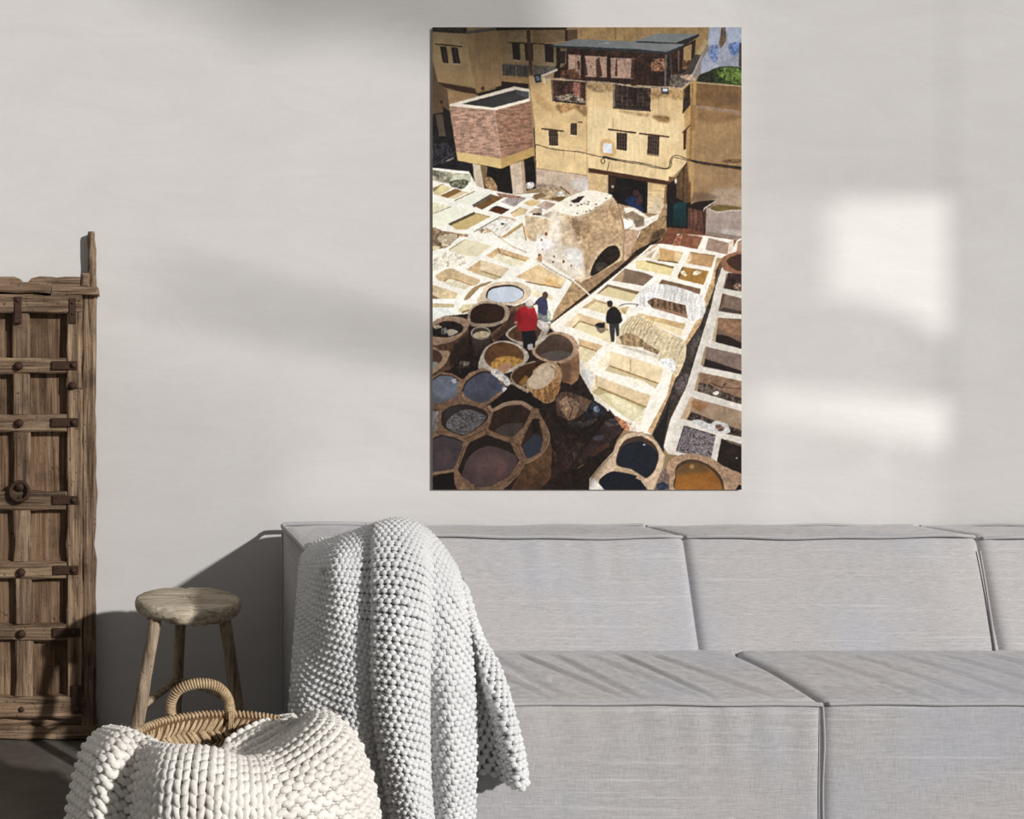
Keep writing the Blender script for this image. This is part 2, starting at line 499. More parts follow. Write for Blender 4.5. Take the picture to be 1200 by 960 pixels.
def pts_of(s):
    """'A 15 55 300 70 D 20 30' -> points in picture units"""
    out = []; t = None; q = []
    for w in s.split():
        if w in TL: t = TL[w]
        else:
            q.append(float(w))
            if len(q) == 2: out.append(t(*q)); q = []
    return np.array(out)
def closed_smooth(p, n=8):
    k = len(p); o = []
    for i in range(k):
        a, b, c, d = p[i - 1], p[i], p[(i + 1) % k], p[(i + 2) % k]
        f = np.linspace(0, 1, n, endpoint=False)[:, None]
        o.append(0.5 * (2 * b + (c - a) * f + (2 * a - 5 * b + 4 * c - d) * f ** 2 + (3 * b - a - 3 * c + d) * f ** 3))
    return np.concatenate(o)
def blur1(m, r):
    for ax in (0, 1):
        k = 2 * r + 1
        pad = [(0, 0), (0, 0)]; pad[ax] = (r + 1, r)
        c = np.cumsum(np.pad(m, pad, mode='edge'), axis=ax)
        m = (c[k:] - c[:-k] if ax == 0 else c[:, k:] - c[:, :-k]) / k
    return m
def inside(p, x0, y0, w, h):
    xs = x0 + np.arange(w) + 0.5; ys = y0 + np.arange(h) + 0.5
    m = np.zeros((h, w), bool)
    n = len(p)
    for i in range(n):
        (xa, ya), (xb, yb) = p[i], p[(i + 1) % n]
        if ya == yb: continue
        lo, hi = (ya, yb) if ya < yb else (yb, ya)
        r0, r1 = np.searchsorted(ys, lo), np.searchsorted(ys, hi)
        if r1 <= r0: continue
        xc = xa + (ys[r0:r1] - ya) * (xb - xa) / (yb - ya)
        m[r0:r1] ^= xs[None, :] < xc[:, None]
    return m
def fill(p, col, al=1.0, n=(0.10, 0.10, 0.10), soft=0, col2=None, ang=90, sv=0.0, sh=0.0, dots=None):
    """fill an outline; n: grain at three sizes; col2: second colour of a wash along ang; sv / sh: streaks"""
    q = (p - np.array((PX0, PY0))) * SS
    mg = soft * SS * 2 + 2
    x0, y0 = np.floor(q.min(0)).astype(int) - mg; x1, y1 = np.ceil(q.max(0)).astype(int) + mg
    x0, y0, x1, y1 = max(x0, 0), max(y0, 0), min(x1, CW), min(y1, CH)
    if x1 <= x0 or y1 <= y0: return
    m = inside(q, x0, y0, x1 - x0, y1 - y0).astype(np.float32)
    if soft: m = blur1(blur1(m, max(1, int(soft * SS / 2))), max(1, int(soft * SS / 2)))
    sl = (slice(y0, y1), slice(x0, x1))
    c = np.array(col, np.float32)
    if col2 is not None:
        a = math.radians(ang)
        yy, xx = np.mgrid[y0:y1, x0:x1]
        d = xx * math.cos(a) + yy * math.sin(a)
        dq = q[:, 0] * math.cos(a) + q[:, 1] * math.sin(a)
        t = np.clip((d - dq.min()) / (np.ptp(dq) + 1e-6), 0, 1)[..., None]
        c = c * (1 - t) + np.array(col2, np.float32) * t
    else:
        c = np.broadcast_to(c, m.shape + (3,))
    g = 1 + 1.3 * n[0] * NF[sl] + 1.3 * n[1] * NM[sl] + 1.1 * n[2] * NC[sl] + 2 * sv * NVS[sl] + 2 * sh * NHS[sl]
    if dots is not None:                                    # (threshold, dark factor): specks
        g = g * np.where(NF[sl] + 0.5 * NM[sl] > dots[0], dots[1], 1.0)
    c = c * g[..., None]
    m = (m * al)[..., None]
    ART[sl] = ART[sl] * (1 - m) + c * m
def F_(s, col, **k): fill(pts_of(s), col, **k)
def R_(s, col, **k): fill(closed_smooth(pts_of(s)), col, **k)
def ell(t, x, y, rx, ry, col, **k):
    a = np.linspace(0, 2 * np.pi, 24, endpoint=False)
    c = np.array(TL[t](x, y)); fill(c + np.column_stack((np.cos(a) * rx, np.sin(a) * ry)) / 7.385, col, **k)
def L_(s, w, col, smooth=False, closed=False, **k):
    p = pts_of(s)
    if smooth: p = closed_smooth(p) if closed else catmull(p, len(p) * 8)
    if closed: p = np.vstack([p, p[:1]])
    k.setdefault('n', (0.12, 0.1, 0.05))
    t = np.gradient(p, axis=0); t /= np.linalg.norm(t, axis=1)[:, None] + 1e-9
    nr = np.column_stack((-t[:, 1], t[:, 0])) * w / 2
    # quads one by one so a closed line keeps its hole
    if closed:
        for i in range(len(p) - 1):
            fill(np.vstack([p[i] + nr[i], p[i + 1] + nr[i + 1], p[i + 1] - nr[i + 1], p[i] - nr[i]]), col, **k)
    else:
        fill(np.vstack([p + nr, (p - nr)[::-1]]), col, **k)

def draw_art():
    ART[:] = (150, 122, 84)
    # --- far houses
    F_('A 15 15 960 15 960 600 15 600', (138, 112, 74))
    F_('A 15 15 310 15 310 78 15 58', (62, 52, 42), n=(0.5, 0.4, 0.1))
    F_('A 15 55 305 72 378 535 60 488 15 300', (166, 140, 97), n=(0.04, 0.05, 0.12), col2=(158, 128, 82))
    F_('A 303 70 560 45 640 110 615 515 400 572 376 532', (150, 119, 78), n=(0.05, 0.05, 0.1), sv=0.06)
    F_('A 300 48 560 18 560 45 310 75', (88, 82, 76))
    F_('A 560 15 960 15 960 350 620 332 600 120', (128, 104, 70), sv=0.08)
    F_('A 670 60 960 60 960 330 640 320', (142, 118, 80))
    F_('A 555 12 960 12 960 36 570 42', (40, 32, 26))
    F_('A 78 178 135 185 155 328 104 322', (40, 33, 30)); F_('A 176 187 232 192 256 332 194 328', (40, 33, 30))
    L_('A 38 160 270 183', 1.6, (58, 40, 28))
    L_('A 112 190 130 320', 0.6, (90, 84, 74)); L_('A 208 195 226 325', 0.6, (90, 84, 74))
    L_('A 100 326 160 332', 1.0, (185, 165, 125)); L_('A 192 334 262 338', 1.0, (185, 165, 125))
    F_('A 698 145 766 150 776 302 712 294', (44, 36, 30)); F_('A 806 150 882 155 890 308 820 302', (52, 38, 28))
    L_('A 675 147 960 158', 1.5, (62, 42, 28)); L_('A 712 298 780 306', 1.2, (170, 150, 110))
    F_('A 615 330 850 345 850 448 622 432', (66, 60, 56), n=(0.3, 0.2, 0.1), sv=0.3)
    L_('A 615 332 850 346', 1.0, (110, 98, 84)); L_('A 735 340 740 440', 1.2, (120, 100, 76))
    F_('A 885 345 960 345 960 440 885 430', (92, 86, 80), sv=0.2)
    F_('A 823 12 857 12 882 425 855 432', (78, 54, 38))
    F_('A 618 436 845 460 845 502 618 482', (156, 120, 74))
    F_('A 612 484 845 504 845 560 720 540 400 622 360 592 610 522', (40, 28, 20))
    F_('A 60 488 378 545 402 580 360 602 70 522', (66, 42, 28)); L_('A 395 580 560 540', 2.4, (140, 110, 70)); ell('A', 450, 545, 14, 18, (70, 42, 26))
    F_('A 15 300 62 490 142 560 168 770 15 780', (98, 76, 52)); ell('A', 92, 665, 12, 18, (50, 38, 30))
    F_('A 142 560 375 592 425 612 170 692', (158, 124, 80))
    F_('A 15 768 165 738 D 232 282 372 312 382 505 15 365', (30, 27, 28), n=(0.6, 0.5, 0.3))
    F_('A 40 772 102 765 130 960 72 960', (84, 70, 58)); F_('A 102 700 160 740 190 960 130 960', (34, 29, 28))
    F_('D 15 140 140 130 220 250 130 300 15 330', (44, 42, 46), n=(0.8, 0.5, 0.2)); L_('D 15 330 220 200', 1.2, (64, 62, 66)); L_('D 130 290 200 260', 2, (120, 116, 112))
    # --- the brick tank on pillars
    F_('A 162 682 720 528 852 550 858 655 555 734 165 697', (224, 212, 188), n=(0.06, 0.06, 0.04))
    F_('A 268 678 735 555 850 575 850 632 540 712', (50, 47, 46), col2=(60, 58, 58), ang=0)
    F_('A 735 555 850 575 850 628 756 602', (74, 76, 80))
    F_('A 165 700 552 736 D 605 268 222 206', (166, 128, 104), n=(0.22, 0.06, 0.05), sh=0.22)
    F_('A 552 736 862 658 D 885 165 605 268', (156, 114, 88), n=(0.22, 0.06, 0.05), sh=0.22, col2=(140, 98, 74), ang=0)
    L_('A 552 740 D 605 266', 1.2, (196, 164, 138), al=0.6)
    F_('D 222 206 605 265 610 353 232 280', (206, 174, 108), n=(0.04, 0.05, 0.06)); F_('D 605 265 900 165 892 242 610 353', (184, 146, 82), n=(0.04, 0.06, 0.06))
    F_('D 350 304 610 352 892 240 918 520 705 572 560 545 450 525', (27, 22, 19), n=(0.7, 0.5, 0.2))
    F_('D 360 308 442 324 462 532 385 512', (194, 176, 146), n=(0.12, 0.1, 0.05)); F_('D 428 322 490 338 482 450 462 528', (118, 92, 62))
    R_('D 470 440 520 430 570 500 565 560 490 530', (158, 124, 84), n=(0.4, 0.3, 0.1))
    F_('D 685 322 802 280 828 562 710 577', (196, 170, 136), col2=(200, 182, 158), n=(0.1, 0.12, 0.08)); F_('D 780 290 805 280 830 560 800 565', (158, 130, 98), al=0.7)
    R_('D 825 480 885 470 890 510 840 530', (190, 184, 176), n=(0.4, 0.3, 0)); L_('D 890 0 905 250 918 520', 1.6, (92, 74, 58))
    # --- terrace with the awnings
    F_('B 0 25 290 35 285 135 0 160', (126, 100, 66)); F_('B 385 12 960 12 C 640 15 600 150 520 260 480 310 400 305 0 140 B 960 150 390 122', (160, 127, 78), sv=0.07)
    F_('B 0 15 290 15 285 40 0 40', (56, 44, 34)); F_('B 278 38 382 35 378 132 285 135', (92, 68, 46)); L_('B 285 40 285 135', 2.5, (46, 32, 24))
    L_('B 705 15 708 120', 0.8, (120, 92, 56)); L_('B 735 15 740 125', 1.4, (178, 144, 92))
    F_('B 0 158 175 172 212 385 0 350', (136, 114, 80)); F_('B 95 165 176 176 178 322 104 316', (42, 34, 28)); L_('B 0 155 180 168', 1.4, (60, 42, 30)); F_('B 0 345 180 350 200 390 80 430 0 425', (88, 80, 72), n=(0.3, 0.3, 0.1))
    F_('B 195 185 C 0 230 265 250 430 165 520 120 495 440 400 540 B 690 505 450 485 170 470 205 300', (54, 34, 25), n=(0.6, 0.5, 0.3))
    F_('B 180 190 290 200 285 330 220 380 190 330', (112, 94, 68)); F_('B 230 225 280 225 275 325 235 330', (48, 38, 32))
    for s in ('B 300 250 412 258 412 440 300 402', 'B 440 262 636 272 636 450 450 442', 'B 666 280 882 286 872 462 672 452'):
        F_(s, (168, 134, 112), n=(0.2, 0.25, 0.2), dots=(0.42, 0.45))
    for s in ('B 430 270 450 275 470 430 430 440', 'B 540 300 570 275 600 440 545 450', 'B 715 290 725 290 728 440 705 440', 'B 380 300 402 310 405 380 388 380', 'B 850 290 882 290 872 460 840 450'):
        F_(s, (64, 38, 28), al=0.9, n=(0.5, 0.3, 0))
    for s in ('B 410 250 442 250 442 472 414 472', 'B 634 258 668 258 670 485 640 485', 'B 198 190 234 196 234 445 205 445', 'B 285 215 302 220 302 405 288 405'):
        F_(s, (46, 27, 18), n=(0.3, 0.3, 0))
    F_('B 240 390 360 375 400 430 420 460 230 460', (96, 62, 42), n=(0.8, 0.5, 0.1))
    F_('C 415 190 488 160 482 304 412 300', (166, 132, 82)); F_('C 140 285 250 285 250 395 130 395', (122, 82, 58), n=(0.9, 0.6, 0.1)); R_('C 400 310 480 305 470 360 400 380', (110, 74, 48), n=(0.9, 0.5, 0))
    L_('C 262 245 255 520', 2.2, (98, 100, 96)); L_('C 300 250 312 520', 1.6, (70, 66, 62)); L_('C 370 220 372 400', 1.6, (120, 92, 78)); L_('C 498 140 490 310', 3.0, (42, 34, 28)); L_('C 400 190 396 400', 1.5, (40, 30, 24))
    F_('C 300 430 400 420 520 430 480 480 400 530 290 520', (96, 86, 74), n=(0.6, 0.4, 0))
    R_('C 380 440 460 425 530 430 530 480 470 480', (172, 142, 116), n=(0.3, 0.3, 0))
    F_('B 150 174 365 117 C 438 158 266 232 0 205', (112, 117, 115), n=(0.05, 0.05, 0.06), col2=(126, 130, 126), ang=0)
    F_('B 150 172 C 0 203 266 230 438 157 438 170 266 254 0 234 B 150 186', (48, 52, 53), n=(0.1, 0.1, 0.1))
    L_('B 560 160 660 150', 0.8, (150, 154, 150))
    F_('C 0 128 190 69 548 75 345 152 0 140', (122, 127, 123), n=(0.05, 0.05, 0.05)); F_('C 0 134 345 150 548 72 548 94 435 164 345 160 0 146', (44, 42, 38))
    # blue-washed wall and the green bank
    F_('C 636 14 918 14 918 380 560 440 480 425 620 160', (150, 154, 166), n=(0.1, 0.12, 0.12))
    F_('C 640 15 740 15 720 160 625 170', (164, 172, 188), n=(0.05, 0.08, 0.1)); F_('C 782 15 915 15 915 160 800 150', (162, 172, 190), n=(0.05, 0.1, 0.1))
    R_('C 625 200 700 170 710 280 680 320 640 280', (92, 116, 164), al=0.8, n=(0.5, 0.4, 0), soft=1); R_('C 805 165 900 150 900 230 830 260', (84, 116, 172), al=0.8, n=(0.5, 0.4, 0), soft=1)
    F_('C 742 15 776 15 784 130 735 200 718 150', (112, 88, 70), n=(0.2, 0.2, 0.1)); F_('C 896 150 918 150 918 380 890 350', (72, 62, 56))
    F_('C 500 420 620 160 640 200 570 300 560 470 520 480', (136, 122, 112), n=(0.1, 0.15, 0.1)); F_('C 600 120 630 140 560 255 515 250', (178, 152, 102)); F_('C 515 250 560 255 500 400 400 440 480 300', (74, 62, 52))
    R_('C 560 440 640 390 720 360 860 355 920 390 925 530 800 510 540 490', (52, 66, 30), n=(0.7, 0.5, 0.2)); R_('C 700 400 760 365 850 365 910 400 915 500 800 490', (88, 112, 44), n=(0.7, 0.5, 0.2)); R_('C 550 430 640 400 690 440 680 490 545 485', (40, 44, 26), n=(0.4, 0.3, 0))
    # --- right-hand wall
    F_('C 515 488 918 524 F 918 700 470 650 515 0', (176, 137, 84), n=(0.05, 0.08, 0.12), col2=(164, 128, 88), sv=0.04)
    F_('C 520 498 918 530 918 740 515 690', (138, 100, 58), n=(0.08, 0.12, 0.15)); L_('C 520 492 918 526', 1.6, (186, 160, 116))
    R_('C 690 600 800 580 900 620 880 680 740 680', (104, 78, 56), al=0.5, soft=3)
    F_('C 515 688 918 738 918 772 515 716', (158, 130, 104)); F_('C 520 716 918 772 918 800 700 850 530 820', (140, 100, 58), al=0.6, soft=3)
    R_('F 690 530 800 520 920 530 920 680 620 650', (188, 164, 138), al=0.7, soft=4); R_('F 760 280 900 270 900 300 780 300', (100, 66, 36), al=0.7, n=(0.6, 0.5, 0), soft=1)
    R_('F 480 560 640 570 700 610 560 640 470 620', (112, 84, 66), al=0.6, soft=2)
    # --- front of the yellow house
    F_('A 845 440 B 90 450 455 490 690 502 C 410 542 F 442 292 285 462 E 960 428 475 348 475 560 30 525 15 0 A 880 690', (196, 160, 104), n=(0.05, 0.06, 0.12), col2=(224, 194, 136))
    F_('B 455 490 690 502 C 410 545 F 440 300 285 462 E 960 430 475 350 E 465 0', (206, 172, 116), n=(0.04, 0.05, 0.1), col2=(224, 194, 138), sv=0.05)
    F_('B 470 700 960 760 C 380 850 F 380 120 0 300 E 470 200', (226, 200, 146), al=0.75, soft=5, n=(0.04, 0.04, 0.05), sv=0.04)
    L_('B 456 480 E 466 400', 1.3, (170, 134, 84), al=0.7); L_('B 690 800 E 690 0', 0.6, (150, 118, 76))
    F_('C 408 545 478 482 524 488 F 520 0 500 300 475 650 455 300 442 292', (182, 142, 82), n=(0.06, 0.06, 0.1)); L_('C 490 500 F 470 290', 2.5, (150, 108, 60), al=0.8)
    F_('C 478 690 520 690 F 515 20 470 20', (132, 92, 52), al=0.6, soft=1)
    # openings of the terrace
    F_('B 158 470 452 490 454 672 190 664 165 640', (64, 42, 34), n=(0.7, 0.6, 0.2)); F_('B 345 492 405 496 408 625 345 620', (142, 92, 74), n=(0.5, 0.3, 0)); F_('B 195 612 330 590 450 640 452 686 192 652', (120, 104, 86), n=(0.9, 0.6, 0))
    L_('B 160 470 170 650', 2.2, (112, 92, 74)); L_('B 165 648 452 684', 2.0, (52, 40, 32))
    F_('B 690 505 C 130 540 125 738 B 700 716', (50, 38, 32), n=(0.5, 0.4, 0.1)); 
    for k in range(9): L_('B %d 520 %d 700' % (725 + k * 45, 722 + k * 45), 0.5, (112, 90, 74), al=0.8)
    for k in range(4): L_('B 715 %d C 120 %d' % (560 + 40 * k, 590 + 38 * k), 0.5, (96, 78, 66), al=0.6)
    R_('B 840 520 900 530 890 680 850 660', (40, 24, 24), al=0.8); L_('B 694 505 700 714', 2.6, (122, 106, 90)); L_('B 690 712 C 130 738', 2.2, (66, 54, 46))
    F_('C 410 562 470 502 472 678 404 760', (52, 40, 30), n=(0.3, 0.3, 0)); L_('C 404 760 470 680', 1.5, (60, 44, 30))
    L_('B 95 448 160 458 450 484 690 500 C 0 532 400 538 480 482', 1.8, (158, 138, 116), n=(0.3, 0.3, 0)); L_('B 70 440 210 380', 2.4, (196, 184, 166)); L_('B 90 450 100 500', 2, (214, 206, 192))
    R_('B 200 690 330 680 455 700 450 790 360 720 240 760', (142, 102, 58), al=0.75, n=(0.4, 0.5, 0.2), soft=2); R_('B 0 560 100 640 180 760 80 720 0 620', (166, 122, 70), al=0.45, soft=3)
    R_('B 460 490 690 510 690 560 560 580 460 530', (134, 106, 70), al=0.7, n=(0.3, 0.5, 0.2), soft=2); R_('C 140 560 400 560 395 640 260 620 140 640', (148, 112, 66), al=0.7, n=(0.3, 0.5, 0.2), soft=3)
    R_('C 140 780 280 790 280 840 200 830', (124, 84, 42), al=0.75, n=(0.4, 0.5, 0), soft=2); R_('B 700 730 960 760 C 120 760 100 790 B 900 780', (140, 110, 72), al=0.65, n=(0.4, 0.4, 0), soft=2)
    F_('A 888 424 946 418 958 490 905 498', (40, 48, 52)); F_('A 905 436 938 432 946 472 915 478', (108, 128, 140))
    F_('B 10 428 60 430 66 490 20 495', (40, 48, 52)); F_('B 20 440 50 440 55 475 28 475', (96, 116, 128)); F_('C 214 538 284 540 286 598 222 594', (62, 62, 60)); F_('C 232 545 275 548 274 572 235 570', (196, 202, 206))
    # windows of the house
    def barred(s, nb, c=(48, 34, 28)):
        F_(s, c, n=(0.2, 0.2, 0)); p = pts_of(s)
        for k in range(1, nb):
            t = k / nb; a = p[0] * (1 - t) + p[1] * t; b = p[3] * (1 - t) + p[2] * t
            fill(np.array([a + (-.3, 0), a + (.3, 0), b + (.3, 0), b + (-.3, 0)]), (128, 108, 90), al=0.7)
        for k in range(1, 5):
            t = k / 5; a = p[0] * (1 - t) + p[3] * t; b = p[1] * (1 - t) + p[2] * t
            fill(np.array([a, b, b + (0, .5), a + (0, .5)]), (112, 94, 80), al=0.55)
    barred('E 132 24 212 20 216 156 138 150', 4); L_('B 70 892 E 264 30', 2.0, (70, 46, 30)); L_('E 130 158 220 164', 1.4, (232, 208, 160))
    barred('B 324 845 376 845 E 378 64 322 58', 3); L_('B 385 835 425 838', 1.2, (80, 56, 38)); L_('E 318 66 384 70', 1.2, (228, 204, 156))
    barred('E 720 40 812 46 810 198 720 186', 4); L_('E 645 12 890 44', 2.0, (70, 46, 30)); L_('E 915 48 F 290 78', 2.0, (70, 46, 30))
    barred('F 105 66 206 76 200 238 98 222', 5); L_('F 96 228 202 246', 1.2, (120, 96, 70)); F_('F 412 22 442 6 432 186 412 192', (72, 46, 30)); L_('C 402 930 470 862', 1.4, (80, 54, 34))
    R_('E 585 120 640 95 700 125 710 240 590 225', (196, 146, 84), al=0.7, soft=2); F_('E 602 132 683 138 681 219 603 212', (206, 210, 214), n=(0.08, 0.08, 0))
    # lower wall, beam and pillars
    F_('E 28 350 478 416 478 560 330 585 200 530 28 510', (190, 166, 140), n=(0.08, 0.1, 0.1)); R_('E 320 460 400 440 475 450 475 540 380 540', (206, 198, 188), al=0.8, soft=3); R_('E 30 480 200 500 300 570 140 560 30 540', (150, 126, 104), al=0.7, n=(0.4, 0.4, 0), soft=2)
    L_('E 28 350 475 414', 1.0, (160, 126, 88))
    F_('E 648 405 960 452 F 105 475 98 735 E 960 740 730 655 700 610 648 570', (26, 20, 21), n=(0.6, 0.5, 0.2)); F_('E 655 420 715 430 700 560 660 560', (58, 36, 26))
    R_('E 800 610 880 600 960 640 F 40 640 60 700 E 960 725 820 670', (24, 42, 74), n=(0.3, 0.3, 0)); R_('E 860 560 900 540 950 620 930 660', (70, 46, 40), al=0.8, n=(0.4, 0.4, 0)); ell('E', 685, 508, 12, 12, (190, 176, 160)); ell('F', 20, 640, 20, 30, (70, 46, 48))
    F_('E 475 390 648 410 646 580 480 550', (208, 174, 118), n=(0.08, 0.1, 0.06), sh=0.05); L_('E 640 415 640 575', 1.4, (176, 152, 122))
    F_('E 475 345 960 425 F 285 460 285 425 345 440 275 496 0 450 E 960 462 475 382', (74, 44, 28), n=(0.15, 0.15, 0.1))
    F_('F 440 292 350 430 285 420 285 462 300 470 345 445 442 320', (120, 84, 50))
    F_('F 268 495 345 440 442 300 475 650 465 880 262 880', (34, 25, 23), n=(0.4, 0.4, 0.2)); F_('F 350 440 442 310 478 640 440 650 352 600', (98, 70, 44), n=(0.2, 0.2, 0.1)); L_('F 412 340 410 630', 1.6, (60, 42, 28)); ell('F', 346, 460, 9, 20, (214, 204, 188))
    F_('F 470 330 505 300 500 560 475 640', (188, 146, 86), n=(0.06, 0.06, 0.05)); L_('F 470 470 465 640', 2, (120, 76, 44))
    F_('F 322 652 432 640 442 852 318 842', (24, 60, 62), n=(0.2, 0.2, 0.1), col2=(20, 44, 46)); F_('F 275 640 325 650 320 850 265 850', (18, 28, 32))
    F_('F 104 475 272 496 250 662 208 745 100 738', (208, 172, 110), n=(0.06, 0.08, 0.05), sh=0.1, col2=(206, 188, 156)); L_('F 262 500 246 660', 2.2, (150, 104, 58))
    R_('F 510 645 690 628 620 700 560 715 475 690', (38, 27, 24)); F_('F 450 690 560 715 620 700 612 915 450 885', (92, 58, 46), n=(0.2, 0.2, 0.1), sv=0.5)
    F_('F 600 700 700 640 690 628 590 690 580 730', (190, 170, 150)); F_('F 612 690 918 690 918 962 604 925', (172, 152, 138), n=(0.06, 0.1, 0.12)); R_('F 740 880 918 890 918 930 760 920', (206, 194, 184), al=0.7, soft=2)
    R_('F 640 700 700 668 800 670 920 688 920 706 820 712 740 726 670 718', (124, 102, 52), n=(0.1, 0.2, 0.1)); L_('F 630 705 700 730 810 716 918 712', 1.6, (204, 190, 170))
    F_('F 225 858 465 872 610 915 918 960 I 918 190 600 130 330 200 130 240 200 150', (112, 66, 44), n=(0.2, 0.2, 0.2)); F_('I 600 80 918 130 918 190 840 150 600 110', (150, 128, 112))
    # --- pale lime pits
    F_('D 15 345 330 378 400 505 560 548 720 578 960 560 E 260 640 100 800 H 360 505 150 885 J 960 190 15 215', (230, 225, 207), n=(0.05, 0.06, 0.05))
    F_('D 15 360 200 390 350 402 340 470 150 482 15 455', (158, 152, 124), n=(0.3, 0.4, 0.2)); R_('D 15 370 120 390 130 420 15 420', (110, 108, 92), n=(0.5, 0.4, 0)); F_('D 200 400 350 410 340 460 160 470', (190, 190, 160))
    F_('D 15 520 95 486 120 492 20 560', (152, 126, 80)); F_('D 15 572 95 490 190 520 78 585', (206, 190, 134)); F_('D 78 588 215 524 270 545 152 608', (132, 94, 48)); F_('D 150 606 268 548 330 555 210 612', (206, 186, 140))
    R_('D 160 470 220 450 310 450 320 490 270 530 230 520 180 510', (98, 98, 78), n=(0.7, 0.5, 0.1))
    F_('D 208 628 380 548 515 575 350 662 300 668', (218, 218, 196), n=(0.03, 0.03, 0.03)); L_('D 205 630 380 548', 1.2, (150, 126, 84))
    F_('D 362 668 522 574 628 604 442 708', (112, 78, 38), n=(0.1, 0.1, 0.2)); F_('D 355 668 520 570 536 588 375 690', (96, 84, 74))
    F_('D 600 640 700 588 830 605 720 682', (156, 142, 134), n=(0.15, 0.2, 0.2)); F_('D 560 560 700 580 780 590 770 610 600 600', (150, 106, 88), n=(0.4, 0.3, 0))
    F_('D 498 716 570 672 682 705 612 750', (84, 44, 16)); F_('D 505 700 570 672 682 705 660 712 572 684', (46, 28, 16))
    F_('D 15 640 152 676 15 742', (222, 216, 178)); L_('D 15 745 180 678', 1.0, (150, 136, 100)); F_('D 15 752 192 680 352 710 142 832 15 862', (224, 222, 194), n=(0.03, 0.03, 0.03))
    F_('D 158 832 375 736 512 770 302 882 222 882', (192, 166, 104), n=(0.06, 0.06, 0.05)); F_('D 148 830 375 726 388 745 170 846', (92, 76, 50)); L_('D 380 735 512 770', 1.2, (170, 140, 90))
    F_('D 370 902 600 770 742 800 602 950 520 880', (220, 214, 196), n=(0.25, 0.2, 0.05), dots=(0.45, 0.6)); L_('D 372 900 602 768', 0.9, (92, 76, 56)); L_('D 605 770 690 780 740 800', 1.6, (196, 160, 112)); ell('D', 620, 830, 16, 9, (50, 42, 36)); R_('D 420 880 500 870 520 900 440 910', (170, 140, 100), al=0.7, n=(0.8, 0.4, 0))
    F_('D 604 948 790 818 802 842 640 952', (178, 144, 88)); F_('G 640 215 795 110 815 230 700 240', (224, 218, 196)); L_('G 800 110 825 235', 1.8, (176, 126, 66))
    F_('D 690 745 780 688 838 705 830 742 720 772', (206, 182, 130)); F_('D 798 652 870 618 955 640 880 682', (202, 172, 112)); F_('D 868 602 960 560 E 60 560 0 620 D 955 625', (134, 100, 60), n=(0.2, 0.2, 0.1)); L_('D 690 740 780 686', 1.0, (150, 116, 70))
    R_('G 15 130 100 150 210 170 245 200 200 240 130 298 15 292', (142, 116, 86), n=(0.4, 0.4, 0.2)); R_('G 60 210 140 180 215 180 225 210 130 290 90 260', (190, 172, 138), n=(0.2, 0.2, 0.1)); F_('G 210 170 330 185 320 205 250 205', (176, 140, 100), n=(0.3, 0.3, 0)); F_('G 15 280 90 290 15 330', (212, 196, 150))
    F_('G 160 305 300 222 525 280 405 372 240 362', (214, 203, 164), n=(0.04, 0.05, 0.05)); L_('G 160 315 295 228', 1.0, (150, 130, 96)); F_('G 15 405 168 312 330 392 280 455 120 465 15 510', (216, 207, 180), n=(0.3, 0.25, 0.1), dots=(0.48, 0.7))
    F_('G 475 366 580 298 860 385 820 418 590 345 530 392', (204, 168, 118), n=(0.1, 0.15, 0.15)); F_('G 528 392 600 346 822 416 780 452 700 452', (222, 212, 174)); L_('G 600 346 822 416', 1.2, (160, 120, 60)); L_('G 580 300 600 348', 1.6, (140, 102, 60))
    F_('G 305 487 432 402 680 478 602 562 390 522', (212, 190, 150), n=(0.06, 0.1, 0.1)); F_('G 310 487 432 405 430 498 388 522', (200, 166, 116), n=(0.1, 0.15, 0.1)); F_('G 388 522 430 496 612 556 560 578', (190, 172, 128)); L_('G 430 496 612 556', 1.2, (150, 116, 66))
    R_('G 40 550 100 500 180 478 300 530 425 580 350 630 200 568 105 592', (198, 170, 124), n=(0.08, 0.12, 0.12)); F_('G 108 596 172 564 352 626 305 662 200 640', (216, 206, 172)); L_('G 108 594 172 563 352 625', 1.2, (160, 124, 70), smooth=True)
    F_('G 15 618 232 690 215 742 15 738', (208, 184, 138), n=(0.12, 0.15, 0.1)); F_('G 15 705 85 742 15 742', (122, 98, 64)); F_('G 15 742 280 745 230 770 15 772', (232, 230, 220))
    F_('G 15 778 208 785 196 816 15 816', (186, 166, 122)); F_('G 15 818 196 820 172 882 15 892', (222, 226, 212)); F_('G 228 852 280 788 405 780 332 862', (208, 194, 146)); L_('G 270 860 330 835', 2.0, (150, 112, 62))
    R_('G 288 745 330 680 400 625 535 588 450 640 380 690 322 745', (154, 126, 82), n=(0.1, 0.15, 0)); F_('G 325 745 425 640 505 622 482 742', (226, 224, 208))
    F_('G 735 552 930 440 H 285 500 240 578 0 525 G 960 625 900 600', (212, 176, 124), n=(0.08, 0.12, 0.15), col2=(222, 196, 146), ang=0); F_('H 100 480 200 500 240 570 100 540', (208, 160, 82), al=0.6, soft=2); L_('G 820 590 960 622 H 80 545 235 575', 1.6, (150, 110, 70))
    F_('G 862 655 960 680 H 0 640 165 678 170 640 0 590', (220, 204, 158)); F_('G 868 672 960 690 960 722 885 722', (226, 210, 166))
    # --- tubs beside the kiln, kiln
    R_('E 20 600 110 540 210 515 330 575 270 640 100 622', (166, 142, 108), n=(0.35, 0.35, 0.1)); F_('E 105 612 275 588 262 638', (112, 84, 44)); F_('E 0 580 80 560 120 590 20 620', (126, 96, 62)); L_('E 230 505 320 575', 1.6, (104, 82, 60)); R_('E 200 560 250 550 290 590 210 590', (210, 198, 178), n=(0.4, 0.3, 0))
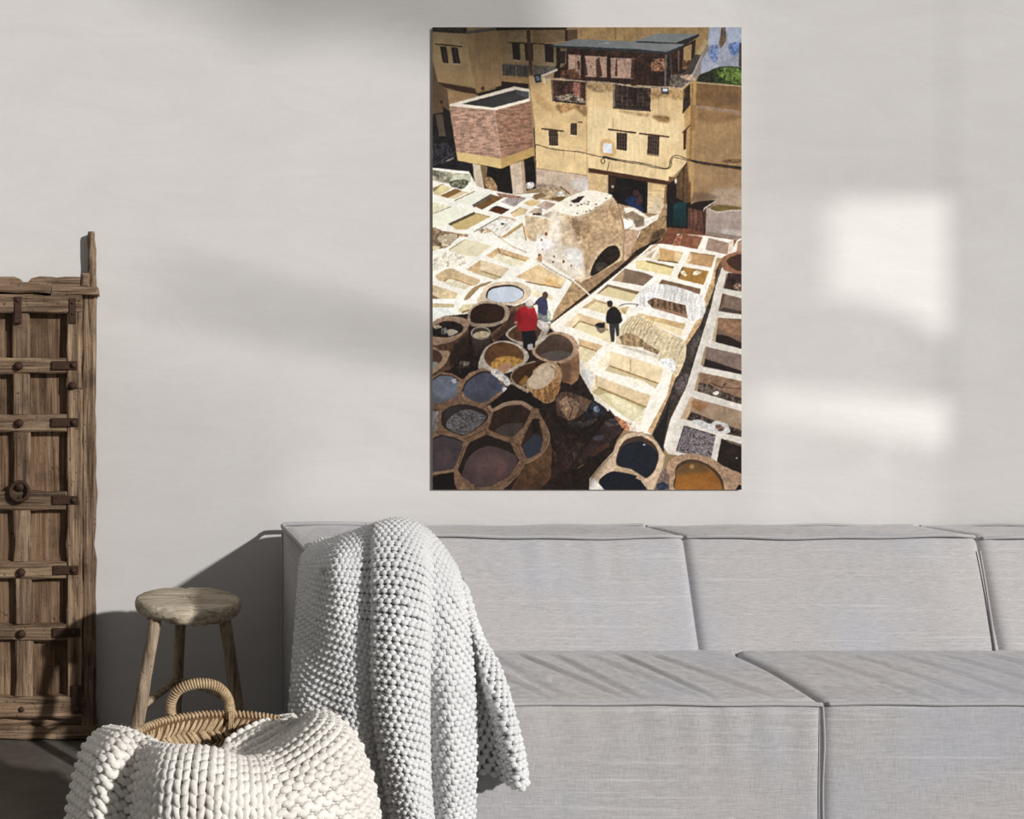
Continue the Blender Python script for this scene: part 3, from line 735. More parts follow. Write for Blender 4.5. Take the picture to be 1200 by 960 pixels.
    F_('D 812 755 E 0 765 160 790 130 960 H 30 100 30 210 G 960 260 850 235 820 150', (204, 178, 138), n=(0.15, 0.2, 0.12)); F_('D 815 850 850 930 G 900 240 830 200', (190, 146, 86), al=0.7, n=(0.3, 0.3, 0), soft=1)
    F_('D 815 735 880 690 960 650 E 0 680 105 622 240 648 165 700 158 792 0 768 D 850 765', (228, 219, 202), n=(0.06, 0.06, 0))
    F_('E 22 672 102 632 192 656 118 712', (180, 160, 142)); F_('E 102 632 192 656 160 690 100 680', (150, 120, 100), al=0.7, soft=1); F_('E 0 700 82 712 62 762 0 752', (168, 148, 128), n=(0.3, 0.3, 0)); F_('E 68 762 155 722 156 786', (176, 156, 136)); F_('D 842 735 900 695 960 690 960 745', (178, 158, 134)); L_('D 880 745 960 750', 2, (90, 74, 60)); L_('E 0 748 60 740', 2, (70, 58, 46))
    F_('E 155 720 120 935 H 30 215 40 300 350 492 500 585 640 480 770 345 782 60 E 780 900 730 680 682 588 370 770', (200, 175, 138), n=(0.14, 0.16, 0.12))
    F_('E 155 725 240 762 H 235 190 430 250 442 485 350 490 40 295 30 100 E 130 930', (222, 210, 188), n=(0.08, 0.12, 0.15), soft=4, al=0.9)
    F_('E 480 735 700 620 782 900 H 782 200 560 240 455 470 425 200 E 420 900', (180, 147, 106), n=(0.16, 0.2, 0.2), soft=3, al=0.9)
    R_('E 300 780 400 800 420 960 H 420 130 380 160 340 60', (132, 96, 62), al=0.6, n=(0.5, 0.5, 0.2), soft=3); R_('E 470 760 500 900 430 960 400 800', (120, 88, 58), al=0.4, n=(0.5, 0.4, 0), soft=2); R_('E 660 660 740 720 740 790 680 760', (140, 104, 72), al=0.5, n=(0.4, 0.4, 0), soft=2)
    R_('H 270 260 400 240 420 400 330 370', (206, 206, 202), al=0.6, soft=3); R_('H 20 180 120 150 180 200 60 260', (232, 230, 226), al=0.7, soft=2)
    for x, y, r in ((110, 105, 13), (72, 158, 9), (262, 345, 12), (180, 300, 8), (55, 295, 16), (170, 350, 9), (330, 380, 8), (80, 240, 6)): ell('H', x, y, r, r * 1.2, (110, 76, 50), n=(0.4, 0.2, 0))
    R_('E 160 690 200 660 290 605 400 560 500 538 640 568 684 592 600 650 520 700 410 762 300 762 190 730', (232, 223, 200), n=(0.06, 0.08, 0.05))
    F_('E 318 632 370 612 385 596 446 588 425 612 395 645 350 650', (56, 42, 34))
    for x, y in ((325, 668), (385, 674), (415, 662), (440, 655), (470, 660), (480, 640), (545, 660), (630, 610), (490, 715), (540, 690), (380, 740), (460, 722)): ell('E', x, y, 10, 6, (92, 70, 50), n=(0.4, 0.2, 0))
    L_('E 165 705 250 745 400 762 540 695 684 596', 1.0, (206, 182, 142), smooth=True)
    R_('H 492 475 520 340 600 235 690 185 750 200 765 330 640 400 560 470', (206, 176, 130), n=(0.15, 0.15, 0)); R_('H 500 468 530 345 620 235 700 203 742 240 742 312 640 392', (40, 31, 25), n=(0.3, 0.4, 0.2)); R_('H 540 370 600 350 640 380 560 430', (82, 72, 62), al=0.7, n=(0.5, 0.3, 0))
    F_('H 480 490 760 335 812 372 600 545 480 600 400 530', (150, 118, 84), n=(0.2, 0.2, 0.15))
    # low wall right of the kiln
    F_('E 735 655 870 690 960 735 F 0 715 100 770 215 735 272 650 262 885 I 225 160 0 300 H 830 372 780 335 792 60 E 792 880', (172, 142, 104), n=(0.25, 0.2, 0.1))
    F_('E 780 690 870 690 960 745 F 110 775 200 745 190 790 30 895 E 960 900 920 960 790 900 850 860', (228, 219, 196), n=(0.1, 0.08, 0)); F_('E 778 752 855 718 960 775 F 70 800 E 960 850 885 862 860 800', (146, 122, 94), n=(0.15, 0.2, 0.1)); F_('E 880 800 960 790 960 830 885 858', (118, 104, 84)); F_('E 775 778 852 812 855 850 790 882', (243, 239, 230), n=(0.02, 0.02, 0))
    F_('F 30 892 200 790 262 660 268 885 I 222 160 0 300 H 832 372 800 372 930 80', (156, 122, 80), n=(0.3, 0.25, 0.1)); F_('H 792 60 925 75 800 350 790 330', (186, 150, 116), n=(0.15, 0.2, 0.1)); R_('I 150 100 260 60 200 170 120 220', (60, 44, 32), al=0.7, n=(0.5, 0.4, 0), soft=2)
    F_('I 232 128 130 225 0 300 H 810 375 600 545 168 868 140 865 480 605 790 350 I 0 250', (50, 37, 28), n=(0.4, 0.3, 0.1))
    F_('H 350 505 485 602 300 752 158 875 180 780', (172, 138, 94), n=(0.2, 0.25, 0.1)); F_('H 485 600 505 592 165 880 140 885 300 748', (58, 42, 32))
    # --- middle block of vats
    F_('I 130 200 215 190 320 200 360 105 600 112 848 150 835 285 745 312 720 430 655 560 600 740 L 590 0 525 130 425 300 335 640 240 940 O 140 440 0 412 N 830 405 650 210 K 500 745 392 510 395 440 150 175 H 150 885 480 645 800 385 I 0 318', (234, 226, 206), n=(0.06, 0.07, 0.05))
    F_('I 750 312 722 430 690 540 605 760 L 585 120 435 330 335 640 235 940 O 145 440 100 412 270 100 L 322 560 432 290 522 120 I 600 650 660 480 700 310', (194, 156, 106), n=(0.2, 0.2, 0.12))
    F_('I 748 320 742 420 690 560 682 660 600 960 L 600 300 450 660 300 960 O 235 540 240 600 140 440 290 100 L 342 620 440 330 560 150 I 602 770 705 500', (64, 54, 48), n=(0.35, 0.35, 0.2)); R_('L 350 650 450 560 440 700 360 740', (112, 102, 98), al=0.6, n=(0.5, 0.4, 0), soft=2); R_('L 480 330 560 200 560 270 490 420', (96, 88, 82), al=0.6, n=(0.5, 0.4, 0), soft=2)
    F_('I 745 320 700 500 680 560 690 430', (30, 24, 22), al=0.8, soft=1); F_('O 140 440 240 290 300 110 250 480 240 600', (30, 28, 30), al=0.85)
    F_('I 320 205 355 120 405 100 375 210', (152, 92, 62), n=(0.3, 0.3, 0)); F_('I 378 208 405 106 578 132 532 238', (126, 76, 50), n=(0.15, 0.2, 0.2)); F_('I 480 120 578 132 545 210 500 200', (160, 104, 70), al=0.6, soft=2)
    F_('I 602 242 628 138 798 182 778 282', (158, 130, 108), n=(0.1, 0.12, 0.1)); L_('I 400 104 600 116 845 152', 1.2, (140, 96, 70)); F_('I 798 180 845 152 830 282 778 285', (214, 196, 170)); L_('I 800 190 785 280', 1.6, (170, 120, 84))
    F_('I 40 300 160 195 205 200 130 315', (196, 168, 128), n=(0.15, 0.15, 0)); F_('I 20 310 200 200 205 215 60 325', (224, 214, 192))
    F_('I 148 328 205 224 412 266 368 357', (196, 152, 94), n=(0.08, 0.12, 0.12)); F_('I 148 328 205 224 212 305 190 332', (222, 200, 156)); F_('I 340 258 412 266 368 356 330 330', (216, 186, 134)); L_('I 190 334 300 345 365 356', 1.4, (110, 76, 40))
    F_('I 428 356 470 262 688 292 652 398', (190, 146, 94), n=(0.06, 0.1, 0.1)); F_('I 428 356 470 262 480 330 455 358', (214, 188, 146)); L_('I 470 264 686 294', 1.0, (130, 92, 56))
    F_('I 0 338 85 334 332 390 302 467 0 402', (224, 203, 136), n=(0.04, 0.05, 0.06)); F_('I 85 332 332 388 326 404 90 350', (132, 96, 44)); F_('I 20 345 100 350 240 420 180 440 20 395', (232, 214, 150), al=0.6, soft=1)
    F_('I 360 492 405 388 632 426 586 547', (168, 120, 52), n=(0.08, 0.12, 0.12)); F_('I 360 470 405 388 412 400 375 490', (110, 74, 34)); R_('I 385 440 410 420 440 450 430 470', (226, 206, 166), n=(0.3, 0.3, 0)); R_('I 490 455 520 420 570 435 530 460', (232, 214, 178), n=(0.3, 0.3, 0))
    F_('H 678 508 790 404 960 440 I 155 474 62 556 H 960 556 800 528', (136, 110, 84), n=(0.08, 0.1, 0.1), col2=(120, 98, 76), ang=0); F_('H 678 508 790 404 772 520', (178, 148, 110))
    F_('I 198 540 225 498 562 580 552 628 400 590', (124, 94, 66), n=(0.1, 0.12, 0.1))
    F_('H 552 624 650 548 914 624 842 692 700 660', (212, 194, 142), n=(0.04, 0.05, 0.05)); F_('H 640 540 925 606 905 632 650 562 560 625 550 622', (128, 102, 70))
    F_('H 428 742 530 676 805 752 640 805', (224, 204, 152), n=(0.05, 0.05, 0.04)); F_('H 420 742 528 668 640 700 630 715 540 690 460 752', (192, 162, 112)); F_('H 750 740 830 735 800 800 740 790', (210, 184, 128), n=(0.3, 0.2, 0))
    F_('K 262 157 390 52 645 135 650 205 400 122 345 178', (216, 186, 138), n=(0.05, 0.08, 0.1)); F_('K 262 157 390 52 400 120 345 176', (226, 202, 160)); F_('K 343 178 400 122 680 205 680 320 580 275', (224, 207, 158), n=(0.04, 0.05, 0.06)); L_('K 345 178 400 121 650 200', 1.6, (150, 118, 66))
    F_('K 385 270 605 332 552 378 395 330', (208, 174, 124), n=(0.06, 0.1, 0.1)); F_('K 395 332 555 385 472 478 395 455', (224, 207, 158)); L_('K 395 330 552 382', 1.5, (150, 112, 60)); F_('K 395 452 475 480 530 570 520 700 498 745 400 650', (226, 216, 190), n=(0.08, 0.1, 0.06)); R_('K 420 560 500 550 510 660 460 690', (206, 206, 200), al=0.7, soft=2)
    F_('K 665 380 960 470 L 242 530 202 662 0 592 K 650 508', (228, 205, 158), n=(0.05, 0.06, 0.08)); F_('K 528 506 665 382 652 510 620 548', (236, 221, 186)); F_('K 618 548 655 504 L 0 590 195 660 172 704 K 960 645 800 602', (198, 178, 130), n=(0.04, 0.05, 0.05)); F_('K 795 592 960 638 L 100 680 0 668 K 870 640', (232, 220, 190)); L_('K 840 450 840 560', 1.0, (170, 134, 84)); L_('K 655 505 L 195 660', 1.5, (150, 112, 62))
    F_('K 532 585 L 0 722 132 762 92 862 K 960 852 560 692', (218, 194, 150), n=(0.05, 0.08, 0.08), col2=(206, 178, 130)); F_('K 503 750 540 588 560 692', (226, 206, 168)); F_('K 503 748 560 690 960 862 L 95 862 0 960 O 0 330 N 900 338 850 320 660 190 510 74', (206, 192, 142), n=(0.04, 0.05, 0.05)); F_('N 510 72 560 20 960 185 960 220 700 90 620 80 560 100', (170, 150, 96), al=0.7, soft=1); F_('N 620 78 700 98 960 245 930 332 850 320 700 180', (222, 211, 166), al=0.9, soft=1); L_('K 545 590 545 690', 1.0, (176, 140, 90)); L_('K 560 692 960 860 L 92 862', 1.4, (140, 106, 62))
    # hides hung over the vat edges
    R_('I 0 650 90 560 230 540 400 575 560 640 600 700 595 790 560 840 450 850 445 725 330 690 190 655 120 690 90 735 0 725', (216, 212, 202), n=(0.12, 0.08, 0.05), sv=0.12)
    F_('I 98 692 150 652 300 690 432 722 448 835 300 790 140 742', (112, 84, 62), n=(0.4, 0.2, 0.1), sv=0.4); F_('I 150 730 440 800 445 835 140 745', (150, 112, 82)); R_('I 60 640 130 610 220 600 200 640 110 670', (214, 222, 232), al=0.6, n=(0.3, 0.2, 0), soft=1)
    for k in range(14): L_('I %d %d %d %d' % (170 + 30 * k, 560 + 7 * k, 150 + 30 * k, 640 + 6 * k), 0.5, (150, 138, 122), al=0.6)
    F_('I 0 718 100 742 450 842 440 885 0 772', (232, 224, 208)); L_('H 740 730 800 710 900 715 I 0 735', 1.2, (96, 88, 80), smooth=True)
    F_('I 20 790 432 882 415 930 100 845 25 850', (202, 168, 110), n=(0.12, 0.15, 0.1)); F_('I 88 845 412 932 400 L 0 90 410 190 390 250 200 170 0 90'.replace('400 L 0 90', '380 960 L'), (230, 208, 156), n=(0.04, 0.05, 0.04))
    R_('K 715 310 740 200 840 85 960 70 L 90 110 210 180 330 240 425 300 435 400 410 500 350 605 300 540 200 470 195 380 60 340 K 900 350 770 325', (208, 188, 146), n=(0.2, 0.12, 0.06))
    F_('K 745 260 800 220 L 0 240 120 330 205 378 192 412 60 360 K 960 352 770 325', (152, 124, 86), n=(0.35, 0.2, 0), sv=0.25)
    for k in range(13): L_('L %d %d %d %d %d %d' % (-60 + 36 * k, 250 + 14 * k, -20 + 34 * k, 190 + 15 * k, 30 + 32 * k, 120 + 16 * k), 0.7, (110, 90, 64) if k % 3 == 0 else (160, 138, 104), smooth=True, al=0.7)
    for k in range(9): L_('K %d %d %d %d %d %d' % (770 + 30 * k, 280 - 6 * k, 790 + 30 * k, 180 - 5 * k, 850 + 25 * k, 95 + 3 * k), 0.7, (150, 124, 82), smooth=True, al=0.8)
    R_('L 200 470 250 440 330 460 340 540 310 555 240 500', (224, 223, 220), n=(0.25, 0.15, 0)); F_('K 780 330 L 195 415 192 445 K 740 345', (200, 186, 164), al=0.9)
    F_('N 640 260 700 270 830 330 960 350 O 0 350 0 412 N 840 405 770 392', (222, 204, 176), n=(0.25, 0.2, 0)); R_('N 640 260 700 270 800 330 830 400 770 390 700 330', (172, 112, 74), n=(0.5, 0.4, 0))
    # --- right column of vats
    F_('I 875 160 918 138 O 918 900 600 650 280 605 240 545 300 310 L 438 690 560 290 650 0 I 690 560 742 400', (224, 216, 198), n=(0.08, 0.08, 0.06))
    F_('I 868 270 885 170 918 150 918 270', (170, 130, 100)); R_('I 740 330 790 285 918 268 918 440 800 432 750 400', (156, 102, 72), n=(0.15, 0.15, 0.1)); R_('I 785 345 830 302 918 288 918 415 850 410', (72, 47, 34))
    F_('I 800 440 918 452 918 604 762 578', (60, 42, 37), n=(0.4, 0.3, 0.1)); R_('I 840 560 880 530 918 560 918 600 860 585', (150, 122, 100), n=(0.8, 0.6, 0), al=0.85); L_('I 790 445 760 575', 1.4, (140, 110, 84))
    F_('I 748 620 918 662 918 803 714 772', (128, 104, 90), n=(0.12, 0.15, 0.1)); F_('I 748 620 770 625 760 700 720 770', (104, 74, 46)); F_('I 760 740 918 775 918 803 720 773', (62, 48, 42), al=0.8, soft=1)
    F_('I 700 828 918 842 L 918 362 688 302 706 95', (128, 98, 74), n=(0.15, 0.2, 0.15)); F_('L 712 92 918 132 918 252 800 222 720 180', (156, 114, 82), n=(0.15, 0.2, 0.1)); F_('L 690 232 800 250 918 310 918 362 688 302', (44, 32, 28)); F_('L 668 250 700 95 712 95 690 300 660 292', (196, 172, 132))
    F_('L 602 340 918 412 918 582 578 512', (138, 114, 102), n=(0.1, 0.12, 0.12)); F_('L 600 445 918 552 918 582 578 512', (44, 34, 31), soft=1); F_('L 600 340 612 342 590 500 560 505', (170, 142, 100))
    F_('L 547 560 918 640 918 845 530 728', (146, 112, 84), n=(0.15, 0.2, 0.12)); F_('L 545 650 640 670 760 730 918 790 918 842 528 728', (92, 78, 66), n=(0.7, 0.6, 0.1)); L_('L 650 655 740 695 780 660', 1.3, (66, 48, 36)); R_('L 665 745 700 725 722 740 690 762', (236, 222, 196)); L_('L 740 690 918 710', 1.0, (96, 70, 50)); F_('L 547 560 560 565 535 725 505 720', (176, 144, 104))
    F_('L 472 778 918 900 O 918 462 780 432 450 312 388 302', (166, 138, 108), n=(0.08, 0.12, 0.12)); F_('O 470 115 500 110 450 312 388 302', (204, 172, 128)); R_('O 480 150 560 150 630 190 560 230 500 210', (150, 94, 50), al=0.7, soft=2)
    F_('O 440 305 480 238 620 290 760 350 918 400 918 460 780 430', (70, 55, 49), n=(0.9, 0.7, 0.1)); R_('O 480 320 560 310 640 345 690 320 790 350 810 420 700 425 600 385 540 365', (206, 204, 196), n=(0.15, 0.15, 0)); R_('O 685 365 730 350 770 390 720 410', (120, 92, 78), n=(0.6, 0.5, 0))
    F_('O 418 362 692 446 650 645 348 585', (132, 122, 122), n=(0.75, 0.6, 0.1), dots=(0.3, 0.35)); L_('O 418 362 692 446', 1.0, (50, 42, 38)); L_('O 418 365 350 582', 1.2, (70, 60, 54))
    F_('O 740 472 918 530 918 785 698 682', (40, 30, 26), n=(0.2, 0.3, 0.3)); F_('O 780 480 918 520 918 545 790 500', (120, 98, 76)); ell('O', 872, 640, 8, 6, (190, 160, 110))
    R_('O 268 920 270 720 330 635 480 603 650 640 780 725 918 790 918 960 290 960', (172, 136, 104), n=(0.22, 0.2, 0.1)); R_('O 360 920 340 800 355 705 470 652 620 692 730 790 765 900 750 960', (74, 54, 38)); R_('O 370 930 350 810 370 730 480 680 610 715 705 800 745 890 735 960', (150, 92, 32), n=(0.05, 0.08, 0.1)); R_('O 350 800 370 720 480 672 600 700 640 760 480 770', (104, 76, 44), al=0.8, soft=3); ell('O', 485, 715, 20, 18, (180, 130, 66), soft=1)
    F_('O 860 918 890 870 918 880 918 918', (30, 22, 18)); F_('O 160 918 205 790 255 720 290 790 290 918', (120, 98, 86), n=(0.4, 0.3, 0)); R_('O 180 870 250 850 290 900 200 918', (48, 54, 72), n=(0.4, 0.4, 0))
    # --- dark dye vats in the corner
    F_('J 15 215 120 150 340 130 500 40 700 60 960 190 K 0 100 130 170 390 400 400 570 500 745 N 650 205 780 400 720 490 690 590 490 812 480 918 M 15 918', (40, 29, 25), n=(0.5, 0.5, 0.35))
    R_('N 180 500 320 440 460 560 470 650 380 720 200 720', (66, 46, 38), al=0.7, n=(0.7, 0.6, 0.3), soft=3); R_('N 160 720 300 680 350 780 240 900 170 900', (58, 38, 30), al=0.7, n=(0.6, 0.5, 0.3), soft=3)
    F_('J 640 95 870 15 885 70 740 130 720 220 640 300 540 390 520 300 660 190', (124, 88, 60), n=(0.2, 0.25, 0.2)); F_('J 660 130 740 110 720 220 560 370 530 330 640 230', (66, 44, 34), soft=2, al=0.9)
    R_('G 400 770 440 690 480 632 600 592 760 598 862 655 850 725 760 782 640 792 540 775', (206, 184, 150), n=(0.08, 0.12, 0.08)); R_('G 478 712 505 650 600 622 720 622 800 668 795 722 720 768 600 772 500 748', (60, 46, 38)); R_('G 490 722 512 668 600 640 720 638 795 680 790 722 720 766 600 771 505 748', (180, 190, 199), n=(0.03, 0.03, 0.06), col2=(190, 198, 204), ang=0)
    R_('J 318 180 340 90 440 25 590 32 665 72 682 130 650 195 540 240 420 245 345 232', (172, 146, 120), n=(0.15, 0.2, 0.1)); R_('J 340 165 360 90 450 42 560 48 632 85 628 170 560 205 460 216 362 206', (46, 28, 19), n=(0.3, 0.3, 0.2)); R_('J 500 90 590 80 620 150 560 195 480 180', (68, 42, 26), al=0.6, soft=3)
    F_('J 15 385 100 390 325 260 322 430 180 610 15 650', (98, 68, 50), n=(0.25, 0.3, 0.2)); F_('J 200 400 330 300 330 450 190 600 150 520', (44, 32, 27), al=0.8, soft=3)
    R_('J 5 230 100 160 250 160 335 200 305 280 200 362 100 392 5 388', (172, 138, 108), n=(0.18, 0.2, 0.1)); R_('J 5 255 110 198 200 198 274 235 264 290 160 332 60 332 5 318', (38, 33, 32), n=(0.6, 0.5, 0.1)); R_('J 138 280 185 265 235 290 165 322', (206, 190, 164)); R_('J 90 270 130 250 140 290 100 310', (120, 116, 112), n=(0.4, 0.4, 0)); F_('J 15 235 70 225 100 250 40 265', (186, 164, 134), n=(0.3, 0.3, 0))
    R_('J 5 430 80 445 165 465 120 570 60 620 5 645', (176, 142, 108), n=(0.2, 0.2, 0.1)); R_('J 5 445 70 460 100 500 80 550 5 570', (88, 60, 48)); R_('J 5 552 60 552 40 590 5 612', (150, 150, 144))
    F_('J 348 300 520 300 515 390 480 490 375 490', (84, 70, 60), n=(0.2, 0.2, 0.1), col2=(44, 36, 32)); ell('J', 432, 297, 86, 57, (164, 154, 138)); ell('J', 432, 298, 74, 47, (74, 60, 50)); R_('J 370 310 420 285 500 290 495 325 430 342 380 335', (206, 184, 144), n=(0.15, 0.2, 0))
    R_('J 220 580 260 540 340 550 320 590 250 610', (120, 112, 104), al=0.5, n=(0.9, 0.7, 0)); R_('J 180 600 300 560 380 600 320 660 240 650', (34, 28, 26), al=0.7, n=(0.8, 0.6, 0)); R_('J 280 560 330 548 330 570 290 580', (140, 132, 122), n=(0.7, 0.5, 0), al=0.7)
    # vats under the man in red
    R_('J 650 320 700 250 800 205 960 205 K 60 110 140 170 100 250 20 320 J 890 445 780 405', (188, 172, 152), n=(0.15, 0.2, 0.1)); R_('J 668 312 730 245 830 225 940 225 K 75 190 45 255 J 890 385 740 362', (96, 60, 38), n=(0.1, 0.2, 0.2))
    R_('K 20 130 80 105 130 150 120 200 70 200', (210, 200, 186), n=(0.15, 0.2, 0))
    R_('J 412 605 428 510 480 420 600 365 740 388 825 450 845 520 760 600 650 645 480 640', (200, 186, 164), n=(0.15, 0.2, 0.1)); R_('J 462 515 500 420 610 375 740 408 802 480 792 542 700 592 620 622 520 592', (108, 70, 38), n=(0.1, 0.15, 0.15)); R_('J 520 590 560 520 680 498 790 530 790 550 700 595 620 622', (192, 138, 58), n=(0.35, 0.3, 0.1), soft=1); R_('J 570 600 640 560 700 560 680 610 620 650', (190, 140, 100), n=(0.1, 0.1, 0))
    F_('K 385 320 402 480 392 622 335 672 250 645 228 480', (158, 112, 76), n=(0.15, 0.2, 0.2)); F_('K 235 500 330 470 330 650 250 645', (96, 66, 48), al=0.7, soft=3)
    R_('K -10 390 25 310 130 228 220 212 335 250 390 330 382 405 300 465 200 485 60 455', (186, 148, 114), n=(0.15, 0.2, 0.1)); R_('K 18 385 80 290 180 235 280 258 342 330 322 412 220 446 100 445', (92, 70, 56), n=(0.1, 0.15, 0.1), col2=(74, 54, 42)); R_('K 68 415 160 380 260 378 326 412 230 462 130 458', (92, 82, 74)); R_('K 20 300 100 245 120 260 40 325', (206, 192, 172))
    R_('J 690 665 750 585 900 540 970 545 K 20 470 20 570 J 870 710 780 772 710 730', (160, 136, 110), n=(0.2, 0.2, 0)); R_('J 702 665 762 595 900 550 970 560 K 20 490 20 570 J 862 700 780 755 722 720', (74, 46, 24), n=(0.1, 0.2, 0.2)); F_('J 760 730 820 660 850 690 800 760', (150, 104, 44), soft=1)
    F_('J 690 720 800 760 860 800 820 830 760 790 690 760', (176, 154, 128), n=(0.3, 0.3, 0))
    R_('J 825 760 880 650 K 0 545 100 478 200 488 245 560 238 650 205 770 140 830 60 812 0 752', (186, 146, 98), n=(0.12, 0.12, 0.1)); F_('K -20 690 100 695 220 600 236 690 200 770 140 830 60 812 0 770', (164, 116, 66), n=(0.4, 0.2, 0.1), sv=0.26); R_('J 830 720 890 650 K 0 560 110 485 190 510 185 600 100 690 0 710', (210, 184, 150), n=(0.1, 0.12, 0.1)); L_('K 150 510 190 545 185 600', 1.2, (130, 96, 58), smooth=True)
    F_('N 185 110 240 70 320 70 470 120 500 160 430 250 370 300 330 325 210 270', (92, 68, 52), n=(0.4, 0.4, 0.3)); F_('N 225 150 290 105 330 120 400 165 390 230 360 300 300 316 270 260 235 225', (150, 116, 86), n=(0.25, 0.35, 0.25)); F_('N 250 160 310 130 330 200 280 230', (172, 138, 104), n=(0.3, 0.3, 0.1)); L_('N 300 140 340 220 310 300', 1.6, (90, 64, 46)); L_('N 345 170 395 200', 1.4, (80, 58, 44)); F_('N 380 100 510 140 450 240 410 200', (112, 86, 66), n=(0.2, 0.2, 0)); F_('N 240 60 350 0 520 110 500 145 400 100 320 70', (40, 30, 24), n=(0.5, 0.4, 0)); F_('N 510 80 660 190 650 240 530 140', (226, 214, 190), n=(0.1, 0.1, 0)); R_('N 455 240 520 150 620 205 640 250 560 290 470 300', (38, 40, 48), n=(0.7, 0.6, 0)); R_('N 520 200 560 190 570 240 530 240', (124, 140, 164), al=0.8, n=(0.6, 0.5, 0))
    R_('N 300 330 450 320 560 290 470 370 360 370', (80, 70, 66), al=0.7, n=(0.9, 0.6, 0)); F_('N 440 570 630 310 790 390 650 510 470 620', (66, 48, 46), n=(0.25, 0.3, 0.2)); R_('N 520 460 600 440 600 480 540 490', (104, 112, 134), al=0.6, soft=1); F_('N 470 600 650 500 660 540 500 640', (86, 56, 40), n=(0.3, 0.3, 0)); R_('N 620 320 700 300 740 350 660 370', (92, 88, 88), al=0.6, n=(0.6, 0.5, 0), soft=1)
    L_('N 380 730 430 700', 1, (170, 130, 90)); L_('N 350 590 360 650', 1, (120, 110, 100))
    # honeycomb of vats
    F_('J 15 672 80 630 180 648 280 700 330 645 450 598 560 640 600 700 660 790 610 830 520 900 M 480 180 540 215 650 155 780 145 880 200 930 215 N 60 260 120 370 135 480 90 580 0 655 M 825 690 760 790 690 860 620 918 200 918 190 760 15 800', (146, 110, 80), n=(0.25, 0.22, 0.15))
    F_('J 15 705 80 660 188 668 240 712 220 852 90 905 15 912', (108, 116, 130), n=(0.08, 0.12, 0.2)); L_('J 15 705 80 660 188 668 240 712', 1.4, (52, 40, 34)); R_('J 180 700 220 695 215 730 190 725', (206, 212, 222), al=0.8)
    R_('J 272 805 300 740 350 690 450 635 530 648 600 720 628 780 560 832 460 900 340 872', (76, 80, 96), n=(0.1, 0.14, 0.2)); L_('J 275 800 300 735 350 685 450 632 530 645', 1.8, (46, 36, 34), smooth=True); F_('J 570 760 628 730 625 790 590 800', (60, 84, 122), al=0.6)
    R_('J 520 640 570 610 640 660 690 720 660 760 620 720 580 690', (210, 202, 192), n=(0.35, 0.3, 0)); R_('J 620 770 660 775 650 810 625 810', (206, 198, 188), n=(0.3, 0.3, 0))
    F_('J 505 918 640 800 700 740 860 830 960 890 960 960 J 900 930 780 880 640 890 540 930', (26, 20, 18), n=(0.5, 0.4, 0))
    L_('M 495 190 540 225 650 172 780 162 870 210', 4.2, (186, 152, 122), smooth=True)
    R_('M 92 310 110 230 230 178 340 182 465 228 495 290 440 355 300 442 200 425 108 372', (52, 40, 35)); R_('M 128 345 200 262 320 218 450 262 472 300 420 362 290 438 180 405', (122, 118, 120), n=(0.7, 0.5, 0.2), dots=(0.32, 0.3)); R_('M 130 220 230 195 260 220 170 280 130 320', (60, 62, 70), al=0.7, soft=2)
    F_('M 15 225 65 232 52 382 15 435', (140, 140, 142), n=(0.4, 0.4, 0)); L_('M 15 222 65 230', 1.4, (50, 38, 32))
    F_('M 15 478 90 445 200 470 278 502 270 560 200 735 15 765', (80, 69, 75), n=(0.06, 0.1, 0.14)); L_('M 15 478 90 443 200 468 278 502', 1.6, (44, 32, 28)); R_('M 40 600 150 560 200 640 100 720 40 690', (104, 82, 86), al=0.5, soft=4)
    F_('M 15 790 200 762 205 860 230 918 15 918', (20, 16, 15)); L_('M 15 780 200 748', 2.6, (166, 130, 96)); L_('M 15 800 60 790', 1, (100, 70, 50))
    F_('M 232 745 308 555 340 502 480 438 692 512 722 585 765 662 682 795 520 885 400 890 268 795', (40, 29, 25), n=(0.3, 0.3, 0.2)); R_('M 274 765 340 620 490 538 690 592 748 662 682 785 520 880 400 885 288 805', (94, 74, 72), n=(0.04, 0.06, 0.2)); R_('M 400 640 520 600 640 660 640 740 520 800 400 740', (122, 92, 86), al=0.6, soft=5); R_('M 560 680 640 700 640 780 560 800', (130, 82, 78), al=0.5, soft=4)
    F_('M 498 392 540 242 650 192 780 178 866 235 805 372 702 458 602 442', (58, 38, 27), n=(0.2, 0.2, 0.1), sv=0.15); R_('M 555 405 640 348 760 338 800 345 790 382 702 455 600 438', (76, 68, 60))
    F_('M 780 532 820 420 878 302 930 300 960 320 N 52 322 88 480 62 562 M 832 640', (58, 38, 28), n=(0.2, 0.2, 0.1)); R_('M 795 545 850 480 900 432 N 0 428 78 470 62 572 M 920 605 835 640', (54, 62, 80), n=(0.06, 0.1, 0.1)); F_('M 880 300 930 300 940 420 880 430', (30, 22, 20), soft=1)
    F_('M 828 690 N 0 655 88 578 135 455 162 560 152 810 60 918 M 690 918 760 790', (128, 90, 56), n=(0.2, 0.25, 0.25), col2=(96, 64, 40)); L_('M 832 700 835 900', 1, (90, 60, 38)); L_('N 120 380 140 470 95 580 0 655 M 830 685', 1.0, (196, 160, 122), smooth=True)
    for s in ('M 290 480 400 430 480 390', 'M 660 850 740 790', 'M 700 490 760 540 800 640', 'M 245 690 280 560', 'M 380 880 400 918', 'J 260 850 265 790', 'M 480 200 520 250'):
        L_(s, 0.9, (84, 56, 38), n=(0.3, 0.3, 0))
